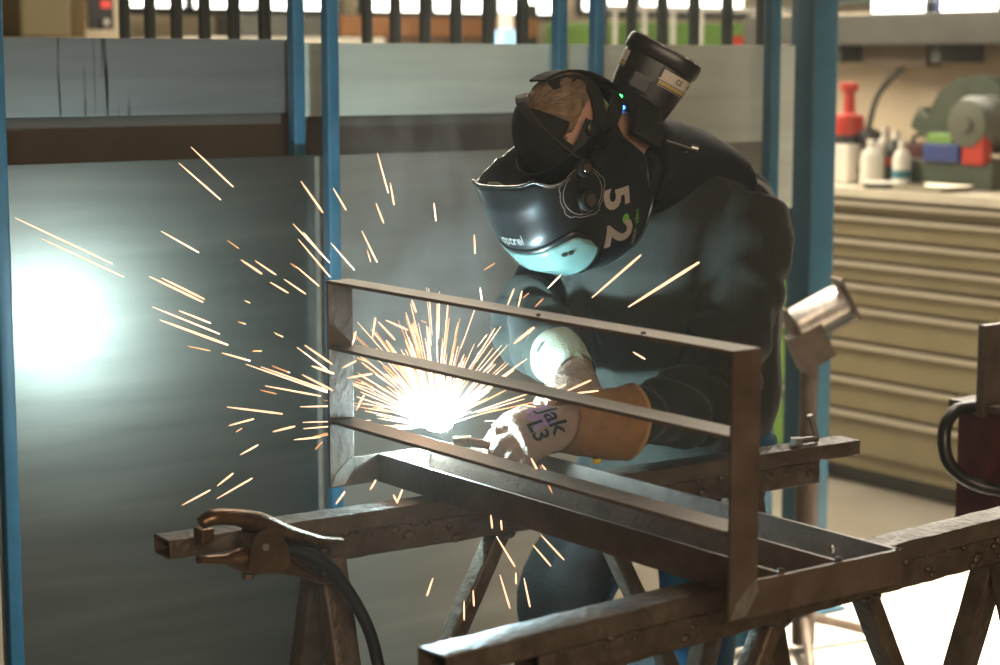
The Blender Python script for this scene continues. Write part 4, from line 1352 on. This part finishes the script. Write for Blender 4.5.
def strip_text(s, size, t_c, h_c, m, name='lettering'):
    bm = text_mesh(s, size, 0.0002, 0)
    center_bm(bm)
    for v in bm.verts:
        t = tt(t_c) - sgn * v.co.x / .062
        h = h_c + v.co.y
        c, s_ = math.cos(t), math.sin(t)
        g = .066 + .005 * (h - .07) / .058
        v.co = l_ax * (math.copysign(abs(c) ** .72, c) * (g + .0018)) + w_ax * (math.copysign(abs(s_) ** .72, s_) * (.0527 + .0018)) + a_ax * h
    return obj(name, bm, m, rp)
strip_text('CE', .014, 52, .110, M_ink)
for h_, t1_ in ((.114, 22), (.110, 26), (.106, 18)):      # small print too fine to read
    label_strip(tt(6), tt(t1_), h_ - .0008, h_ + .0008, .0017, M_ink, 'small_print', rp)
def led(t_deg, h, col, name):
    t = tt(t_deg); c, s = math.cos(t), math.sin(t)
    g = .060 + .006 * (h - .03) / .04
    p = l_ax * (math.copysign(abs(c) ** .72, c) * g) + w_ax * (math.copysign(abs(s) ** .72, s) * .052) + a_ax * h
    bm = bmesh.new()
    r = bmesh.ops.create_icosphere(bm, subdivisions=2, radius=.0042)
    for v in r['verts']: v.co += p
    obj(name, bm, mat(name + ' glow', col, 0.3, emit=col, estr=9.0), rp, True)
led(118, .036, (0.05, 1.0, 0.15), 'green_light')
led(104, .020, (0.05, 0.2, 1.0), 'blue_light')
box('recess_panel', w_ax * sgn * .050 + a_ax * .075 - l_ax * .015, (.045, .008, .035), M_black, rp, .006, Matrix((l_ax, w_ax, a_ax)).transposed())
# ribs on the side, connector and hose
for i in range(3):
    box('rib', w_ax * sgn * .052 + a_ax * (.055 + .03 * i) + l_ax * (.012), (.004, .006, .028), M_dkplastic, rp, .0015, Matrix((l_ax, w_ax, a_ax)).transposed())
# neck pad clasping the back of the head
pad = [H(.094 * math.cos(R(a)), -.035, -.03 - .095 * math.sin(R(a))) - RB for a in range(0, 181, 12)]
band('neck_pad', pad, K, .075, .016, M_strap, rp)
hosep = smooth_path([RB + a_ax * -.03 + w_ax * sgn * .03 + l_ax * .02, Vector((2.42, 2.815, 1.415)), Vector((2.395, 2.795, 1.37)), Vector((2.36, 2.785, 1.335))], 10)
bm = bmesh.new()
rr = [.017 + (.003 if i % 2 else 0) for i in range(len(hosep))]
b_tube(bm, [p - RB for p in hosep], rr, 14)
obj('air_hose', bm, M_rubber, rp, True)
tube('buckle', [Vector((2.435, 2.80, 1.45)) - RB, Vector((2.475, 2.775, 1.435)) - RB], .009, M_dkplastic, rp, 10)
tube('buckle_pin', [Vector((2.475, 2.775, 1.438)) - RB, Vector((2.487, 2.767, 1.434)) - RB], .006, M_cut, rp, 10)
band('chin_strap', smooth_path([Vector((2.46, 2.79, 1.44)) - RB, Vector((2.435, 2.785, 1.39)) - RB, Vector((2.40, 2.775, 1.34)) - RB], 5), (0.5, -0.6, 0.2), .016, .004, M_strap, rp)

# ================================================================== arc, sparks, smoke
M_arc = mat('arc core', (1, 1, 1), 0.5, emit=(0.55, 0.85, 0.95), estr=2800.0)   # the arc itself lights the booth
bm = bmesh.new()
r = bmesh.ops.create_icosphere(bm, subdivisions=2, radius=.0155)
for v in r['verts']:
    v.co = Vector((v.co.x * 1.5 - v.co.y * .3, v.co.y * 1.3 - v.co.x * .3, v.co.z * 1.05)) * (1 + 0.12 * noise.noise(v.co * 60))
ao = obj('welding_arc', bm, M_arc, None, True); ao.location = ARC + Vector((0, 0, .022))
tag(ao, 'blinding white welding arc at the joint of the frame', 'arc')
M_spark = mat('white hot spark', (1, 0.8, 0.6), 0.5, emit=(1.0, 0.55, 0.32), estr=1.9)
M_spark2 = mat('orange spark', (1, 0.5, 0.2), 0.5, emit=(1.0, 0.40, 0.17), estr=1.0)
SPX = [
    (1.576,3.057,1.451,1.641,3.028,1.381,1), (1.606,3.163,1.418,1.682,3.151,1.350,1), (1.555,3.138,1.301,1.626,3.132,1.259,1), (1.537,2.619,1.415,1.559,2.591,1.367,1),
    (1.808,3.111,1.303,1.864,3.076,1.231,1), (1.800,3.080,1.278,1.821,3.005,1.214,1), (1.672,2.844,1.314,1.677,2.804,1.286,1), (1.590,2.959,1.296,1.609,2.952,1.281,0),
    (1.448,2.651,1.296,1.458,2.605,1.278,1), (1.546,2.783,1.278,1.592,2.797,1.251,1), (1.750,3.004,1.238,1.763,2.947,1.207,1), (1.741,3.031,1.213,1.752,2.974,1.191,1),
    (1.666,2.948,1.220,1.671,2.895,1.206,1), (1.329,2.726,1.272,1.410,2.706,1.228,1), (1.402,2.830,1.255,1.441,2.761,1.225,1), (1.598,3.268,1.150,1.712,3.222,1.095,1),
    (1.443,2.853,1.197,1.504,2.861,1.171,1), (1.485,3.009,1.162,1.584,2.952,1.117,2), (1.469,2.758,1.137,1.525,2.768,1.118,1), (1.642,2.996,1.073,1.784,2.941,1.013,1),
    (1.724,3.090,1.049,1.814,2.992,1.007,1), (1.567,2.795,1.069,1.623,2.711,1.058,1), (1.451,2.711,1.058,1.499,2.621,1.055,1), (1.496,2.791,1.011,1.535,2.777,1.020,1),
    (1.463,2.588,1.036,1.500,2.584,1.041,1), (1.591,2.745,0.984,1.616,2.704,0.992,1), (1.659,3.054,0.900,1.685,3.035,0.918,1), (1.477,2.799,0.912,1.499,2.784,0.933,1),
    (1.586,3.008,0.838,1.618,2.937,0.883,1), (1.611,3.191,0.789,1.633,3.122,0.827,1), (1.735,2.978,1.097,1.799,2.966,1.046,1), (1.518,2.582,1.166,1.564,2.578,1.133,1),
    (1.633,2.756,1.101,1.666,2.740,1.087,2), (1.508,2.574,1.122,1.520,2.506,1.106,1), (1.419,2.778,1.150,1.468,2.796,1.136,0), (1.491,2.744,1.187,1.513,2.758,1.180,0),
    (1.759,3.102,1.108,1.794,3.130,1.093,0), (1.555,2.790,1.064,1.569,2.761,1.060,0), (1.570,2.904,0.975,1.592,2.922,0.976,0), (1.546,2.602,0.996,1.568,2.618,1.003,0),
    (1.685,3.050,1.086,1.716,3.071,1.081,0), (1.480,2.618,1.133,1.524,2.639,1.115,0), (1.533,2.648,1.286,1.533,2.627,1.280,0), (1.625,2.967,1.190,1.653,2.997,1.180,0),
    (1.252,3.056,1.344,1.393,2.993,1.265,1), (1.336,3.146,1.298,1.435,3.039,1.236,1), (1.922,2.382,1.230,1.969,2.319,1.300,1), (1.929,2.301,1.223,1.999,2.218,1.295,2),
    (2.027,2.405,1.132,2.074,2.430,1.113,1), (2.026,2.630,1.215,2.018,2.584,1.242,1), (1.922,3.002,1.433,1.934,2.985,1.361,1), (1.857,2.860,1.389,1.845,2.830,1.353,1),
    (1.942,2.850,1.351,1.961,2.872,1.317,1), (1.841,2.881,1.353,1.845,2.863,1.319,1), (1.764,2.806,1.314,1.803,2.820,1.257,1), (1.728,2.838,1.386,1.742,2.820,1.349,1),
    (2.030,2.852,1.290,2.007,2.817,1.261,1), (1.808,2.979,1.278,1.861,2.987,1.226,1), (2.001,2.793,1.203,2.018,2.812,1.177,1), (1.933,2.687,1.247,1.945,2.672,1.259,0),
    (1.781,2.817,1.280,1.803,2.840,1.256,0), (1.756,2.585,0.760,1.743,2.584,0.732,1), (1.873,2.663,0.684,1.890,2.687,0.642,1), (1.884,2.652,0.704,1.880,2.644,0.678,1),
    (1.867,2.551,0.755,1.889,2.553,0.694,1), (1.867,2.560,0.818,1.875,2.520,0.774,1), (1.889,2.514,0.754,1.872,2.475,0.717,1), (1.914,2.501,0.826,1.971,2.512,0.773,1),
    (1.971,2.598,0.781,2.000,2.585,0.742,1), (1.890,2.538,0.758,1.879,2.523,0.744,1), (1.817,2.508,0.872,1.804,2.486,0.856,1), (1.910,2.607,0.835,1.931,2.633,0.806,1),
    (1.526,2.509,0.929,1.553,2.527,0.941,1), (1.624,2.566,0.928,1.643,2.579,0.939,1), (1.642,2.516,0.914,1.664,2.535,0.928,1), (1.598,2.459,0.943,1.613,2.471,0.926,1),
    (1.753,2.360,1.174,1.779,2.343,1.199,2), (2.057,2.789,1.166,2.081,2.801,1.194,1), (2.002,2.683,1.177,2.036,2.717,1.201,1), (1.865,2.440,0.959,1.882,2.430,0.913,0),
    (1.779,2.350,0.996,1.788,2.346,0.977,1), (1.820,2.376,0.976,1.839,2.380,0.955,1), (2.035,2.713,1.189,2.063,2.733,1.194,0), (1.838,2.419,1.218,1.868,2.437,1.227,0),
    (1.870,2.383,1.085,1.914,2.372,1.101,1), (1.902,2.455,1.074,1.940,2.469,1.079,1), (1.878,2.377,1.082,1.934,2.379,1.081,1), (1.679,2.601,1.190,1.716,2.594,1.172,1),
    (1.683,2.630,1.184,1.727,2.649,1.149,1), (1.612,2.537,1.174,1.620,2.540,1.205,1), (1.618,2.435,1.243,1.640,2.457,1.221,1), (1.733,2.582,1.187,1.739,2.574,1.184,0),
    (1.713,2.933,0.999,1.788,2.905,0.997,1), (1.614,2.599,1.156,1.603,2.570,1.181,1), (1.605,2.615,1.118,1.628,2.610,1.128,1), (1.595,2.584,1.107,1.623,2.555,1.115,1),
    (1.597,2.562,1.059,1.623,2.580,1.078,1)]
def streak(bm, p, q, r, n=5):
    p, q = Vector(p), Vector(q)
    b_tube(bm, [p, p.lerp(q, 0.25), p.lerp(q, 0.8), q], [r * .35, r * .8, r, r * .6], n)
for x0, y0, z0, x1, y1, z1, k in SPX:
    bm = bmesh.new()
    c = Vector(((x0 + x1) / 2, (y0 + y1) / 2, (z0 + z1) / 2))
    streak(bm, Vector((x0, y0, z0)) - c, Vector((x1, y1, z1)) - c, (0.0011, 0.0016, 0.0023)[k])
    o = obj('spark', bm, M_spark if k else M_spark2, None, True); o.location = c
    if k: tag(o, 'thin white hot spark streak thrown off the weld', 'spark', 'bright flying weld sparks')
    else: tag(o, 'faint orange spark streak fading in the air', 'spark', 'faint flying weld sparks')
# dense fan of sparks at the arc, too many to count
bm = bmesh.new(); bm2 = bmesh.new()
rnd = random.Random(11)
CR = Vector((0.807, -0.591, 0)); CB = Vector((-0.5, -0.6, 0.1))
for i in range(330):
    a = R(rnd.triangular(4, 190, 112))
    dirv = CR * math.cos(a) + Vector((0, 0, 1)) * math.sin(a) + Vector((0.59, 0.807, 0)) * rnd.uniform(-.45, .45)
    dirv.normalize()
    s0 = rnd.uniform(.03, .17) if i > 130 else rnd.uniform(.008, .05)
    ln = rnd.uniform(.025, .13) if i > 130 else rnd.uniform(.03, .09)
    if s0 + ln > .29: s0 = .29 - ln
    p = ARC + Vector((0, 0, .012)) + dirv * s0
    q = ARC + Vector((0, 0, .012)) + dirv * (s0 + ln) - Vector((0, 0, .3 * (s0 + ln) ** 2))
    streak(bm if rnd.random() < .68 else bm2, p, q, rnd.uniform(.0005, .0012), 4)
sf = obj('spark_fan', bm, M_spark, None); tag(sf, 'dense fan of white hot sparks bursting from the arc', 'sparks', kind='stuff')
sf2 = obj('spark_fan_embers', bm2, M_spark2, None); tag(sf2, 'dim orange embers among the fan of sparks at the arc', 'sparks', kind='stuff')

# ================================================================== welding smoke
def volume_mat(name, dens, col, aniso=0.3, noisy=False):
    m = bpy.data.materials.new(name)
    m.use_nodes = True
    nt = m.node_tree
    nt.nodes.clear()
    o = nt.nodes.new('ShaderNodeOutputMaterial')
    v = nt.nodes.new('ShaderNodeVolumeScatter')
    v.inputs['Color'].default_value = (*col, 1)
    v.inputs['Density'].default_value = dens
    v.inputs['Anisotropy'].default_value = aniso
    nt.links.new(v.outputs[0], o.inputs['Volume'])
    if noisy:
        tc = nt.nodes.new('ShaderNodeTexCoord')
        mp = nt.nodes.new('ShaderNodeMapping'); mp.inputs['Scale'].default_value = (1, 1, 0.55)
        nt.links.new(tc.outputs['Object'], mp.inputs[0])
        n = nt.nodes.new('ShaderNodeTexNoise'); n.inputs['Scale'].default_value = 6.5; n.inputs['Detail'].default_value = 5; n.inputs['Distortion'].default_value = 1.6
        nt.links.new(mp.outputs[0], n.inputs['Vector'])
        r = nt.nodes.new('ShaderNodeMapRange')
        r.inputs['From Min'].default_value = 0.46; r.inputs['From Max'].default_value = 0.72
        r.inputs['To Min'].default_value = 0; r.inputs['To Max'].default_value = dens
        nt.links.new(n.outputs['Fac'], r.inputs[0])
        ln = nt.nodes.new('ShaderNodeVectorMath'); ln.operation = 'LENGTH'
        mp2 = nt.nodes.new('ShaderNodeMapping'); mp2.inputs['Scale'].default_value = (4.2, 4.2, 2.0)
        nt.links.new(tc.outputs['Object'], mp2.inputs[0]); nt.links.new(mp2.outputs[0], ln.inputs[0])
        fo = nt.nodes.new('ShaderNodeMapRange'); fo.inputs['From Min'].default_value = 1.0; fo.inputs['From Max'].default_value = 0.3
        nt.links.new(ln.outputs['Value'], fo.inputs[0])
        mu = nt.nodes.new('ShaderNodeMath'); mu.operation = 'MULTIPLY'
        nt.links.new(r.outputs[0], mu.inputs[0]); nt.links.new(fo.outputs[0], mu.inputs[1])
        nt.links.new(mu.outputs[0], v.inputs['Density'])
    return m
bm = bmesh.new(); b_lathe(bm, [(0.02, -0.5), (0.16, -0.4), (0.24, -0.1), (0.24, 0.25), (0.15, 0.45), (0.02, 0.5)], n=16)
pm = obj('smoke_plume', bm, volume_mat('rising weld smoke', 1.7, (0.93, 0.93, 0.92), 0.2, True))
pm.location = (2.06, 3.02, 1.34); pm.rotation_euler = (R(-8), R(6), 0)
tag(pm, 'pale wisps of weld smoke rising behind the frame', 'smoke', kind='stuff')
bm = bmesh.new(); b_box(bm, (0, 0, 0), (2.9, 1.98, 2.5), 0)
hz = obj('welding_haze', bm, volume_mat('thin welding haze', 0.009, (0.97, 0.93, 0.84), 0.5))
hz.location = (2.45, 2.60, 1.27)
tag(hz, 'thin grey welding haze hanging in the air of the booth', 'smoke', kind='stuff')
